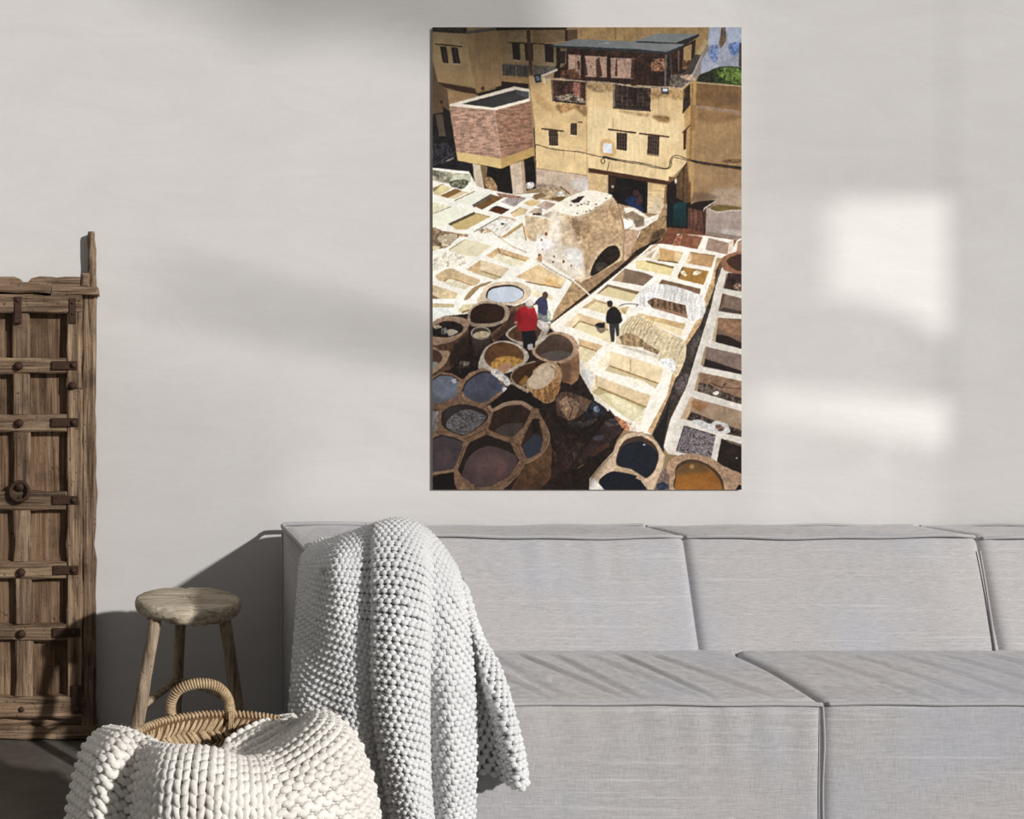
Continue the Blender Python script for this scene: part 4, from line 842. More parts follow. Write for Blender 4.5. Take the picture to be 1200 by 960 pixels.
    # black vats at the bottom
    F_('N 482 918 488 815 600 680 690 585 722 500 790 440 860 420 960 412 O 60 425 180 495 252 620 232 725 150 918', (196, 168, 134), n=(0.15, 0.15, 0.1)); R_('N 722 700 735 580 790 490 880 455 960 448 O 60 455 150 510 198 610 165 745 90 815 0 795 N 860 745', (70, 52, 40)); R_('N 728 690 745 590 810 515 960 495 O 60 500 140 545 192 620 162 740 88 808 0 788 N 860 738', (30, 34, 44), n=(0.08, 0.12, 0.15)); ell('O', 72, 525, 12, 7, (150, 156, 166))
    R_('N 565 860 600 800 690 755 800 770 900 800 O 60 860 110 930 80 960 N 600 960', (24, 28, 37), n=(0.15, 0.2, 0.2)); F_('N 700 725 860 745 960 810 O 90 815 60 840 0 815 N 900 795 800 768 700 755', (178, 146, 112), n=(0.15, 0.15, 0)); F_('N 484 815 520 808 615 918 484 918', (220, 211, 196)); L_('N 500 830 560 740 700 600', 1.0, (150, 118, 88))
    # --- people of the tannery
    F_('J 785 275 902 275 912 330 900 420 860 440 850 400 830 440 800 420', (26, 25, 32)); R_('J 728 200 738 120 790 72 880 66 915 130 922 190 895 268 780 282 755 240', (178, 26, 36), n=(0.06, 0.08, 0.1)); R_('J 730 130 770 100 780 200 760 240 730 210', (150, 18, 28), al=0.7, soft=1); ell('J', 855, 48, 36, 40, (150, 116, 100)); ell('J', 853, 38, 34, 30, (206, 196, 184)); ell('J', 735, 208, 14, 14, (176, 134, 110)); R_('J 840 400 880 395 880 440 845 440', (196, 190, 184), n=(0.3, 0.2, 0))
    F_('H 35 770 128 780 138 862 100 870 40 835', (116, 116, 112), n=(0.3, 0.25, 0)); R_('H 5 715 55 655 110 658 128 785 90 808 45 780 35 720', (60, 58, 86), n=(0.1, 0.15, 0)); ell('H', 103, 634, 25, 30, (86, 62, 50)); R_('H 120 760 150 800 150 850 125 860', (170, 176, 150), n=(0.3, 0.3, 0)); ell('H', 10, 715, 8, 8, (120, 86, 70))
    F_('K 652 125 745 120 742 245 718 255 708 175 702 300 672 300 662 210', (54, 52, 48), n=(0.15, 0.15, 0)); R_('H 628 850 640 775 695 733 748 775 768 850 740 880 650 882', (36, 32, 33)); ell('H', 663, 712, 24, 30, (62, 50, 42)); ell('H', 662, 700, 24, 20, (46, 40, 38)); ell('H', 612, 880, 10, 12, (70, 50, 40)); ell('H', 765, 850, 8, 14, (70, 50, 40))
    F_('K 536 165 625 170 622 210 585 228 555 208', (128, 106, 88)); ell('K', 578, 160, 43, 27, (38, 33, 32)); L_('K 540 165 580 185 622 178', 0.8, (150, 130, 110), smooth=True)
    # poles laid across
    L_('G 510 145 620 230 700 285 830 340', 0.9, (168, 136, 92)); L_('G 600 215 700 285', 1.0, (196, 170, 120)); L_('H 20 308 130 390 350 512 440 590 520 665', 1.5, (226, 214, 190)); L_('H 25 322 130 402 350 522', 0.7, (120, 92, 64)); F_('G 905 400 945 360 960 370 960 420 930 425', (176, 124, 80)); L_('G 905 395 960 435', 1.2, (226, 210, 180))
    # overhead cables
    L_('E 22 330 18 170 40 148 160 182 360 205 420 212 600 255 700 270 960 308 F 150 328 258 350 292 325 300 270 330 240 380 245 480 278 600 300 918 340', 0.9, (52, 38, 28), smooth=True); L_('E 640 268 830 300 960 320 F 150 342 262 356 305 330 312 278 340 256 480 290 600 318 918 362', 0.8, (56, 42, 30), smooth=True); L_('F 480 282 600 305 918 350', 2.0, (48, 34, 26)); L_('E 600 250 720 275', 2.6, (52, 40, 34)); L_('E 585 285 602 265 620 285 602 310', 0.9, (60, 46, 36), smooth=True, closed=True); L_('E 660 290 640 370', 0.8, (80, 56, 36)); L_('E 358 205 358 280', 0.5, (120, 90, 56)); L_('E 262 195 262 235', 0.5, (120, 90, 56))
    # the picture's own deeper tones: dye-vat corner, side street, the far right row
    for s, a_ in (('J 15 215 340 130 500 40 700 60 960 190 K 130 170 390 400 500 745 N 780 400 690 590 480 930 M 15 930', 0.20), ('M 15 100 900 100 N 160 500 160 930 M 15 930', 0.18),
                  ('A 10 10 960 10 960 540 150 700 10 960', 0.14), ('I 740 300 925 250 O 925 930 250 700', 0.10), ('N 180 200 700 450 470 930 160 930', 0.25), ('C 520 480 925 520 F 925 960 460 900', 0.10)):
        fill(pts_of(s), (24, 16, 12), al=a_, soft=8, n=(0, 0, 0))
    # faint overall grain
    ART[:] *= (1 + 0.03 * NF + 0.015 * NB)[..., None]
    np.clip(ART, 4, 252, out=ART)
draw_art()
_lum = ART.mean(axis=2, keepdims=True)
ART[:] = _lum + (ART - _lum) * 0.80                        # the print's muted colours
_yy = np.linspace(0, 1, CH)[:, None, None]
ART[:] *= 1.0 - 0.14 * np.clip(1 - _yy / 0.16, 0, 1)
_c = np.clip(ART / 255, 0, 1)
_c = 0.45 + (_c - 0.45) * 1.09
_c = _c * np.array((1.02, 1.03, 1.06), np.float32)
_bl = np.stack([blur1(blur1(_c[..., k], 4), 4) for k in range(3)], -1)
ART[:] = 255 * np.clip(_c + 0.15 * (_c - _bl), 0.012, 0.985)

# === scene
def build_print():
    yf = -0.008
    a, b = P(PX0, PY0, yf), P(PX1, PY1, yf)
    nu, nv = 481, 721
    us = np.linspace(0, 1, nu); vs = np.linspace(0, 1, nv)
    Gd = np.zeros((nv, nu, 3))
    Gd[..., 0] = a[0] + (b[0] - a[0]) * us[None, :]; Gd[..., 1] = yf; Gd[..., 2] = a[2] + (b[2] - a[2]) * vs[:, None]
    # colours: average the drawing around each vertex
    sm_ = blur_rgb(ART, 1)
    ix = np.clip(np.round(us * (CW - 1)).astype(int), 0, CW - 1); iy = np.clip(np.round(vs * (CH - 1)).astype(int), 0, CH - 1)
    C = lin(sm_[np.ix_(iy, ix)])
    root = empty('canvas_print', ((a[0] + b[0]) / 2, -0.006, b[2]), 'tall canvas print of a tannery with rows of dye vats, hung above the sofa', 'wall art')
    me = mesh_np('printed_canvas', Gd.reshape(-1, 3), grid_faces(nv, nu)[:, ::-1])
    at = me.color_attributes.new('picture', 'FLOAT_COLOR', 'POINT')
    rgba = np.ones((nv * nu, 4), np.float32); rgba[:, :3] = C.reshape(-1, 3)
    at.data.foreach_set('color', rgba.ravel())
    m = N('printed_picture')
    vc = m.n('VertexColor', layer_name='picture')
    m.color(vc.outputs[0]).set(0.75, 0.15)
    m.bump(m.noise(700, 2, 0.5), 0.06, 0.001)
    link('printed_canvas', me, m.m, root)
    # the wrapped edge and the wooden stretcher behind
    fr = MB()
    t = 0.022
    for (x0, x1, z0, z1) in ((a[0], a[0] + t, b[2], a[2]), (b[0] - t, b[0], b[2], a[2]), (a[0] + t, b[0] - t, b[2], b[2] + t), (a[0] + t, b[0] - t, a[2] - t, a[2])):
        fr.add(*board_vf(x0, x1, yf + 0.0004, -0.0004, z0, z1, 0.0004))
    fr.build('stretcher_frame', flat_mat('canvas_edge', (176, 164, 148), 0.85, 0.15, nscale=90, var=0.5), root, False)
def blur_rgb(A, r):
    return np.stack([blur1(A[..., k], r) for k in range(3)], -1)
build_print()

# ------------------------------------------------------------------ old wooden door standing against the wall
def mat_wood(name, axis, c0, c1, c2, scale=1.0, rough=0.85, stain=0.5):
    """weathered timber; axis 0/1/2: the way the grain runs"""
    m = N(name)
    rnd = m.n('ObjectInfo').outputs['Random']
    s = [46.0 * scale] * 3; s[axis] = 2.6 * scale
    mp = m.mapping(tuple(s))
    off = m.n('VectorMath', operation='ADD'); m.l(mp, off.inputs[0])
    cx = m.n('CombineXYZ'); k = m.math('MULTIPLY', rnd, 37.0); m.l(k, cx.inputs[0]); m.l(k, cx.inputs[1]); m.l(k, cx.inputs[2]); m.l(cx.outputs[0], off.inputs[1])
    gr = m.noise(1.0, 8, 0.62, off.outputs[0], 1.4)
    s2 = [170.0 * scale] * 3; s2[axis] = 5.0 * scale
    fib = m.noise(1.0, 4, 0.6, m.mapping(tuple(s2)))
    blot = m.noise(11.0 * scale, 5, 0.6)
    pit = m.noise(85 * scale, 3, 0.5)
    c = m.ramp(gr, [(0.25, c0), (0.48, c1), (0.70, c2)])
    c = m.mix(m.maprange(fib, 0.52, 0.66, 0.0, 0.75), c, c0)
    c = m.mix(m.maprange(blot, 0.5, 0.72, 0.0, stain), c, tuple(np.array(c0) * 0.7))
    c = m.mix(m.maprange(pit, 0.68, 0.74, 0.0, 0.7), c, (34, 26, 21))
    v = m.n('HueSaturation'); v.inputs['Saturation'].default_value = 1.0
    m.l(m.maprange(rnd, 0, 1, 0.82, 1.12), v.inputs['Value']); m.l(c, v.inputs['Color'])
    m.color(v.outputs[0]).set(rough, 0.18)
    h = m.math('ADD', m.math('MULTIPLY', gr, 0.7), m.math('MULTIPLY', fib, 0.4))
    b = m.bump(h, 1.0, 0.008)
    m.bump(m.maprange(pit, 0.60, 0.72, 1.0, 0.0), 0.5, 0.004, b)
    return m.m
DW = ((52, 41, 33), (126, 104, 84), (172, 148, 122))
M['door_wood_h'] = mat_wood('door_wood_across', 0, *DW)
M['door_wood_v'] = mat_wood('door_wood_upright', 2, *DW)
M['door_panel'] = mat_wood('door_panel_wood', 2, (70, 53, 41), (122, 98, 77), (158, 132, 106), scale=0.8, stain=0.65)
M['iron'] = flat_mat('rusty_iron', (66, 46, 36), 0.7, 0.35, 0.35, nscale=120, var=0.5, bump=0.5)

door = empty('old_door', (-0.45, -0.03, 0.0), 'weathered brown panelled wooden door with iron studs and a pull ring, propped on the wall', 'door')
DPY = 402.0                              # picture units per metre at the door's face
def dx(px): return (px - CXP) * 3.134 / FPX
def dz(py): return CAMH - (py - CYP) * 3.134 / FPX
YD = -0.086                              # face of the rails
def dboard(name, x0, x1, y0, y1, yf, yb, mat, wob=0.0016, bev=0.003, seed=0, parent=door):
    """x0.. in picture units, yf/yb metres"""
    X0, X1, Z0, Z1 = dx(x0), dx(x1), dz(y1), dz(y0)
    nx = max(1, int((X1 - X0) / 0.05)); nz = max(1, int((Z1 - Z0) / 0.05))
    V, F = board_vf(X0, X1, yf, yb, Z0, Z1, bev, wob, nx, nz, seed)
    return link(name, mesh_np(name, V, F), mat, parent, False)
LEFT = -190.0                            # far jamb, outside the photograph
# back frame
dboard('jamb', 95.5, 111.5, 338, 866, -0.072, -0.004, M['door_wood_v'], 0.0022, 0.006, 1)
dboard('jamb', LEFT, LEFT + 16, 338, 866, -0.072, -0.004, M['door_wood_v'], 0.0022, 0.006, 2)
dboard('threshold', LEFT, 113, 853, 868.5, -0.078, -0.004, M['door_wood_h'], 0.003, 0.005, 3)
dboard('threshold', LEFT, 98, 840, 854, -0.058, -0.004, M['door_wood_h'], 0.003, 0.005, 4)
dboard('lintel', 60, 115, 336, 346, -0.094, -0.004, M['door_wood_h'], 0.0018, 0.003, 5)
dboard('lintel', LEFT, 60.5, 331, 343, -0.098, -0.004, M['door_wood_h'], 0.0018, 0.003, 6)
# the broken crest board with its notches
def crest(x0, x1, prof, seed):
    top = [(x, y) for x, y in prof]
    pts = [(dx(x), dz(y)) for x, y in top] + [(dx(x1), dz(337)), (dx(x0), dz(337))]
    n = len(pts)
    V = [(x, -0.075, z) for x, z in pts] + [(x, -0.02, z) for x, z in pts]
    F = [list(range(n))[::-1], [n + i for i in range(n)]] + [[i, (i + 1) % n, n + (i + 1) % n, n + i] for i in range(n)]
    link('crest_board', mesh_np('crest_board', V, F), M['door_wood_h'], door, False)
crest(30, 100, [(30, 333), (36, 326), (46, 323.5), (60, 324), (66, 325), (75, 324), (88, 324), (100, 325)], 1)
crest(-60, 29, [(-60, 325), (-30, 324), (0, 324), (16, 324), (22, 326), (26, 331), (29, 334)], 2)
crest(LEFT, -62, [(LEFT, 325), (-150, 324), (-120, 326), (-62, 324)], 3)
# the upright pivot post
pv = []
for t, w in ((338, 6.8), (333, 6.6), (326, 6.0), (318, 5.2), (306, 4.8), (292, 4.9), (280, 4.7), (272, 4.4), (268.5, 3.4)):
    pv.append((106.5 + 0.7 * math.sin(t * 0.13), t, w))
V = []; ns = 12
for (cx_, cy_, w) in pv:
    for k in range(ns):
        a = 2 * math.pi * k / ns
        r = (w + 0.5 * math.sin(3 * a + cy_ * 0.2) + 0.3 * rng.normal()) / DPY
        V.append((dx(cx_) + r * math.cos(a), -0.022 + r * math.sin(a) * 1.1, dz(cy_)))
F = [list(f) for f in grid_faces(len(pv), ns, True)] + [list(range(ns)), [(len(pv) - 1) * ns + k for k in range(ns)][::-1]]
link('pivot_post', mesh_np('pivot_post', V, F), M['door_wood_v'], door, False)
dboard('post_block', 95, 104, 320, 337, -0.085, -0.02, M['door_wood_h'], 0.002, 0.006, 31)
# the leaf: rails, stiles, mullions and sunk panels
rows = [(367, 419.5), (438, 486), (506, 576), (598, 659), (679, 732), (751, 817)]
rails = [(345, 367), (419.5, 438), (486, 506), (576, 598), (659, 679), (732, 751), (817, 841)]
cols = [(33, 78), (-34, 14), (-104, -58), (-172, -122)]
muls = [(14, 33.5), (-58, -34), (-122, -104)]
for k, (a, b) in enumerate(rails):
    dboard('rail', -174, 96.5 if k in (0, 6) else 79, a, b, YD - (0.004 if k in (0, 6) else 0.0), -0.05, M['door_wood_h'], 0.0022, 0.004, 40 + k)
tilt = 4.0
def stile(name, x0, x1, y0, y1, yf, seed):
    o = dboard(name, x0, x1, y0, y1, yf, -0.05, M['door_wood_v'], 0.0020, 0.004, seed)
    return o
stile('stile', 78, 96, 366, 455, YD - 0.003, 60); stile('stile', 78.5, 96.5, 456, 818, YD - 0.002, 61)
stile('stile', -174, -156, 366, 818, YD - 0.002, 62)
for mi, (a, b) in enumerate(muls):
    for k, (r0, r1) in enumerate(rows):
        sh = tilt * k / 5.0
        stile('mullion', a + sh, b + sh, r0 - 1.0, r1 + 1.0, YD + 0.003, 70 + mi * 10 + k)
for ci, (a, b) in enumerate(cols):
    for k, (r0, r1) in enumerate(rows):
        dboard('panel', a - 6, b + 6, r0 - 5, r1 + 5, -0.058 + 0.004 * ((k + ci) % 3) / 2, -0.03, M['door_panel'], 0.0, 0.002, 100 + ci * 10 + k)
# iron straps and studs
def strap(x0, x1, y0, y1, seed, yf=YD - 0.0085):
    dboard('iron_strap', x0, x1, y0, y1, yf, YD + 0.002, M['iron'], 0.0009, 0.0015, seed)
def stud(px, py, r, yf=YD - 0.006):
    n, k = 12, 4
    V = []
    for i in range(k):
        a = i / (k - 1) * math.pi / 2
        for j in range(n):
            t = 2 * math.pi * j / n
            V.append((dx(px) + r * math.cos(a * 0.93) * math.cos(t), yf - 0.8 * r * math.sin(a), dz(py) + r * math.cos(a * 0.93) * math.sin(t)))
    F = [list(f) for f in grid_faces(k, n, True)] + [[(k - 1) * n + j for j in range(n)]]
    link('iron_stud', mesh_np('iron_stud', V, F), M['iron'], door)
for mi, off in ((0, 0), (1, -70), (2, -140)):
    for k, (y, c) in enumerate(((429, 22), (496, 22.6), (670.6, 25), (742.6, 25.3), (831, 25.5), (352, 21))):
        stud(c + off * 1.0, y, 0.013 if k < 4 else 0.008)
strap(17, 25.5, 348, 379, 201); strap(81, 89.5, 350, 379, 202)
for y, x0, x1 in ((428, 61, 91), (495, 60, 92), (586, 62, 92), (668, 63, 92), (741, 62, 94)):
    strap(x0, x1, y - 5, y + 5, 210 + y); stud(86.5, y, 0.009, YD - 0.010)
strap(85, 96, 803, 836, 230, YD - 0.011); stud(90.5, 830, 0.009, YD - 0.011); stud(85, 452, 0.012, YD - 0.005)
for y in (355, 368): stud(85.3, y, 0.004, YD - 0.0095)
for py in (428, 495, 586, 668, 741): stud(-165, py, 0.009)
# pull ring
t = np.linspace(0, 2 * np.pi, 40, endpoint=False)
rp = np.column_stack((dx(23.3) + 0.0265 * np.cos(t), YD - 0.012 + 0.006 * np.sin(t), dz(575.5) + 0.0265 * np.sin(t)))
MB().tube(rp, 0.0058, 8, closed=True).build('pull_ring', M['iron'], door)
stud(23.5, 586, 0.011, YD - 0.004); stud(23.3, 570, 0.016, YD + 0.001)

# ------------------------------------------------------------------ three-legged stool
M['stool_wood'] = mat_wood('stool_wood', 0, (124, 110, 92), (196, 183, 162), (226, 216, 198), scale=0.8, stain=0.6)
M['stool_leg'] = mat_wood('stool_leg_wood', 2, (96, 82, 66), (158, 140, 118), (192, 176, 152), scale=0.9, stain=0.4)
stool = empty('stool', (0.126, -0.33, 0), 'round three-legged rustic wooden stool beside the sofa arm', 'stool')
SZ = 0.478; SR = 0.1425
def seat_mesh():
    n, V, F = 64, [], []
    lay = [(0.0, 0.0), (0.35, 0.0015), (0.7, 0.001), (0.93, -0.001), (0.985, -0.006), (1.0, -0.014), (0.995, -0.026), (0.965, -0.036), (0.90, -0.041), (0.4, -0.042), (0.0, -0.042)]
    ang = np.arange(n) * 2 * np.pi / n
    edge = 1 + 0.012 * np.sin(3 * ang + 1) + 0.008 * np.sin(7 * ang) + 0.006 * rng.normal(size=n)
    chip = np.zeros(n)
    for a0, w, d in ((-1.45, 0.13, 0.05), (-1.2, 0.1, 0.03), (-0.75, 0.06, 0.03), (1.6, 0.05, 0.04)):
        da = (ang - a0 + np.pi) % (2 * np.pi) - np.pi
        chip += d * np.exp(-(da / w) ** 2)
    rings = []
    for (r, z) in lay:
        e = edge * (1 - chip * (1 if z < -0.008 or r < 0.98 else 0.6) * (r > 0.9))
        zz = z + (0.004 * np.sin(2 * ang + 0.5) + 0.003 * rng.normal(size=n)) * (1 if -0.045 < z < -0.03 else 0.15)
        if r > 0.9 and z > -0.02: zz = zz - 0.10 * chip
        rings.append(np.column_stack((0.126 + SR * r * e * np.cos(ang), -0.33 + SR * r * e * np.sin(ang), SZ + zz)))
    G_ = np.stack(rings)
    return G_
grid_obj('seat', seat_mesh(), M['stool_wood'], stool, close_u=True, flip=True)
def leg(top, bot, r0, r1, name='leg', flat=0.85, mat=None):
    top, bot = np.array(top), np.array(bot)
    k = np.linspace(0, 1, 9)[:, None]
    p = top * (1 - k) + bot * k
    p[1:-1] += rng.normal(0, 0.0009, (7, 3))
    rr = np.linspace(r0, r1, 9) * (1 + 0.03 * rng.normal(size=9))
    MB().tube(p, rr, 10, flat=flat).build(name, mat or M['stool_leg'], stool)
    return p
YL = -0.41
lt = P(184, 716, YL); lb = P(147, 880, YL - 0.03); lb[2] = 0.0
rt = P(262, 716, YL + 0.02); rb = P(291, 866, YL + 0.01); rb[2] = 0.0
mt = P(212, 718, -0.245); mb = P(205, 850, -0.185); mb[2] = 0.0
leg(lt, lb, 0.0190, 0.0215); leg(rt, rb, 0.0190, 0.0215); leg(mt, mb, 0.0185, 0.0155)
def at_h(a, b, h): 
    k = (a[2] - h) / (a[2] - b[2]); return a + (b - a) * k
hs = 0.213
L_s, R_s, M_s = at_h(lt, lb, hs), at_h(rt, rb, hs + 0.008), at_h(mt, mb, hs + 0.012)
leg(L_s, M_s, 0.0135, 0.0125, 'stretcher', 0.6); leg(M_s, R_s, 0.0125, 0.0135, 'stretcher', 0.6)

# ------------------------------------------------------------------ straw basket
def mat_straw():
    m = N('straw')
    a = m.noise(40, 4, 0.6); b = m.noise(260, 3, 0.6)
    c = m.ramp(m.math('MULTIPLY_ADD', a, 0.6, m.math('MULTIPLY', b, 0.4)), [(0.3, (116, 94, 70)), (0.5, (178, 154, 122)), (0.72, (210, 190, 158))])
    m.color(c).set(0.75, 0.25); m.bump(b, 0.3, 0.002)
    return m.m
M['straw'] = mat_straw()
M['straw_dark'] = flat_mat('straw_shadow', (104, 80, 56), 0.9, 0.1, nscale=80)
BX, BY, BH, BR = 0.178, 2.09 - CAMD, 0.360, 0.212
basket = empty('basket', (BX, BY, 0), 'round woven straw basket with one wrapped arched handle, holding the chunky blanket', 'basket')
def brad(z, inner): return BR * (0.80 + 0.20 * (z / BH) ** 0.8) - (0.011 if inner else 0.0)
def bpos(th, z, off=0.0, inner=False):
    r = brad(z, inner) + off
    return np.stack((BX + r * np.cos(th), BY + r * np.sin(th), z + 0 * th), -1)
zz = np.linspace(BH - 0.004, 0.012, 14)
th = np.linspace(0, 2 * np.pi, 73)[:-1]
outer = np.stack([bpos(th, z) for z in zz]); inner = np.stack([bpos(th, z, 0, True) for z in zz[::-1]])
shell = np.concatenate([outer, inner])
cap0 = np.repeat(np.array([[[BX, BY, 0.012]]]), 72, axis=1); 
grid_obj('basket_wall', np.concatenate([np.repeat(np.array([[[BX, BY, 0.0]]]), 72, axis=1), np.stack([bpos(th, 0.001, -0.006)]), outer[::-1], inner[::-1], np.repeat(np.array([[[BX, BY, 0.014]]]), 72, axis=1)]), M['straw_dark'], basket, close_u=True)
# herringbone straws, inside and outside
def straws():
    V = []; F = []; n = 0
    for side, inn in ((1, True), (-1, False)):
        rows_ = 15 if inn else 15
        hgt = 0.0225
        for r in range(rows_):
            cnt = 96; slope = 1 if r % 2 else -1
            for k in range(cnt):
                a0 = 2 * np.pi * (k + (0.5 if r % 4 < 2 else 0.0) + 0.15 * rng.normal()) / cnt
                zc = BH - 0.010 - hgt * (r + 0.5)
                if zc < 0.02: continue
                dth = slope * 0.052
                q = []
                w = 0.0041 * (1 + 0.12 * rng.normal()); hh = hgt * 0.62
                ls = np.array((-1, -0.5, 0, 0.5, 1))
                wid = np.array((0.55, 1, 1.05, 1, 0.55)) * w; lift = np.array((-0.001, 0.0022, 0.0032, 0.0022, -0.001)) + 0.0005 * rng.normal()
                for l, wd, lf in zip(ls, wid, lift):
                    for s2, up in ((-1, 0.0), (0, 1.0), (1, 0.0)):
                        aa = a0 + dth * l - s2 * slope * wd / BR * 0.75
                        z = zc + l * hh - abs(0) + s2 * wd * 0.65
                        q.append(bpos(np.array(aa), np.clip(z, 0.008, BH), -side * (lf + up * 0.0022), inn))
                V += q
                for i in range(4):
                    for j in range(2):
                        f = [n + i * 3 + j, n + i * 3 + j + 1, n + (i + 1) * 3 + j + 1, n + (i + 1) * 3 + j]
                        F.append(f if side * slope > 0 else f[::-1])
                n += 15
    return np.array(V), F
_V, _F = straws()
o = link('straw_weave', mesh_np('straw_weave', _V, _F), M['straw'], basket); o['kind'] = 'stuff'
# coiled rim: a core with a cord wound round it
def wound(core, r_core, r_cord, turns, name, closed):
    n = turns * 10
    p = catmull(core, n) if not closed else np.asarray(core)[np.round(np.linspace(0, len(core) - 1, n)).astype(int)]
    t = np.gradient(p, axis=0); t /= np.linalg.norm(t, axis=1)[:, None] + 1e-12
    ref = np.array((0, 0, 1.0)); nn = np.cross(t, ref)
    bad = np.linalg.norm(nn, axis=1) < 0.2
    nn[bad] = np.cross(t[bad], np.array((0, 1.0, 0))); nn /= np.linalg.norm(nn, axis=1)[:, None]
    bb = np.cross(t, nn)
    a = np.arange(n) * 2 * np.pi / 10
    q = p + (r_core + r_cord * 0.45) * (np.cos(a)[:, None] * nn + np.sin(a)[:, None] * bb)
    mb = MB(); mb.tube(p[::4], r_core, 8); mb.tube(q, r_cord, 5)
    return mb.build(name, M['straw'], basket)
ring = np.linspace(0, 2 * np.pi, 1200)
wound(bpos(ring, BH, -0.004), 0.0046, 0.0028, 150, 'rim', True)
hp = [P(203, 846, BY + 0.205), P(200, 834, BY + 0.207), P(201, 822, BY + 0.205), P(209, 809, BY + 0.20), P(224, 802.5, BY + 0.197), P(240, 801, BY + 0.196), P(255, 805, BY + 0.199), P(265, 815, BY + 0.203), P(269, 827, BY + 0.205), P(270, 842, BY + 0.204)]
hd = wound(np.array(hp), 0.0078, 0.0028, 46, 'handle', False)
for q in (P(203, 846, BY + 0.205), P(270, 841, BY + 0.204)):
    mb = MB()
    for k in (-1.2, 0, 1.2):
        mb.tube([q + np.array((k * 0.003, -0.012, 0.016)), q + np.array((k * 0.003, -0.018, 0.0)), q + np.array((k * 0.004, -0.014, -0.022)), q + np.array((k * 0.006, -0.006, -0.034))], 0.0022, 6)
    mb.build('binding_cord', M['straw'], hd)

# ------------------------------------------------------------------ knitted blankets: every loop of yarn is modelled
def mat_yarn(name, c0, c1, fuzz=260):
    m = N(name)
    a = m.noise(fuzz, 4, 0.65); b = m.noise(14, 3, 0.5)
    c = m.ramp(m.math('MULTIPLY_ADD', a, 0.6, m.math('MULTIPLY', b, 0.4)), [(0.3, c0), (0.65, c1)])
    m.color(c).set(0.95, 0.05, sheen=0.25); m.bump(a, 0.6, 0.003)
    return m.m
M['yarn_grey'] = mat_yarn('grey_yarn', (206, 207, 208), (233, 234, 235), 420)
M['yarn_cream'] = mat_yarn('cream_yarn', (212, 207, 200), (240, 237, 231), 240)

def bicubic(C, u, v):
    """Catmull-Rom surface through the control net C[nv, nu, 3]"""
    nv, nu = C.shape[:2]
    E = np.concatenate([2 * C[:1] - C[1:2], C, 2 * C[-1:] - C[-2:-1]], 0)
    E = np.concatenate([2 * E[:, :1] - E[:, 1:2], E, 2 * E[:, -1:] - E[:, -2:-1]], 1)
    u = np.clip(u, 0, nu - 1 - 1e-6); v = np.clip(v, 0, nv - 1 - 1e-6)
    i = v.astype(int); j = u.astype(int); fv = v - i; fu = u - j
    def w(f): return np.stack((-0.5 * f + f ** 2 - 0.5 * f ** 3, 1 - 2.5 * f ** 2 + 1.5 * f ** 3, 0.5 * f + 2 * f ** 2 - 1.5 * f ** 3, -0.5 * f ** 2 + 0.5 * f ** 3), 0)
    wv, wu = w(fv), w(fu)
    o = 0
    for a in range(4):
        for b in range(4):
            o = o + (wv[a] * wu[b])[..., None] * E[i + a, j + b]
    return o
class Cloth:
    """a draped sheet: s, t in 0..1 by true length along and down"""
    def __init__(self, C):
        self.C = C; nv, nu = C.shape[:2]
        U, V = np.meshgrid(np.linspace(0, nu - 1, 20 * nu), np.linspace(0, nv - 1, 20 * nv))
        S = bicubic(C, U, V)
        du = np.linalg.norm(np.diff(S, axis=1), axis=2).mean(0); dv = np.linalg.norm(np.diff(S, axis=0), axis=2).mean(1)
        self.lu, self.lv = du.sum(), dv.sum()
        self.su = np.r_[0, np.cumsum(du)] / self.lu; self.sv = np.r_[0, np.cumsum(dv)] / self.lv
        self.uu, self.vv = U[0], V[:, 0]
    def at(self, s, t):
        return bicubic(self.C, np.interp(s, self.su, self.uu), np.interp(t, self.sv, self.vv))
    def frame(self, s, t, e=2e-3):
        p = self.at(s, t)
        a = self.at(np.clip(s + e, 0, 1), t) - self.at(np.clip(s - e, 0, 1), t)
        b = self.at(s, np.clip(t + e, 0, 1)) - self.at(s, np.clip(t - e, 0, 1))
        a /= np.linalg.norm(a, axis=-1, keepdims=True) + 1e-12; b /= np.linalg.norm(b, axis=-1, keepdims=True) + 1e-12
        n = np.cross(b, a); n /= np.linalg.norm(n, axis=-1, keepdims=True) + 1e-12
        return p, a, b, n
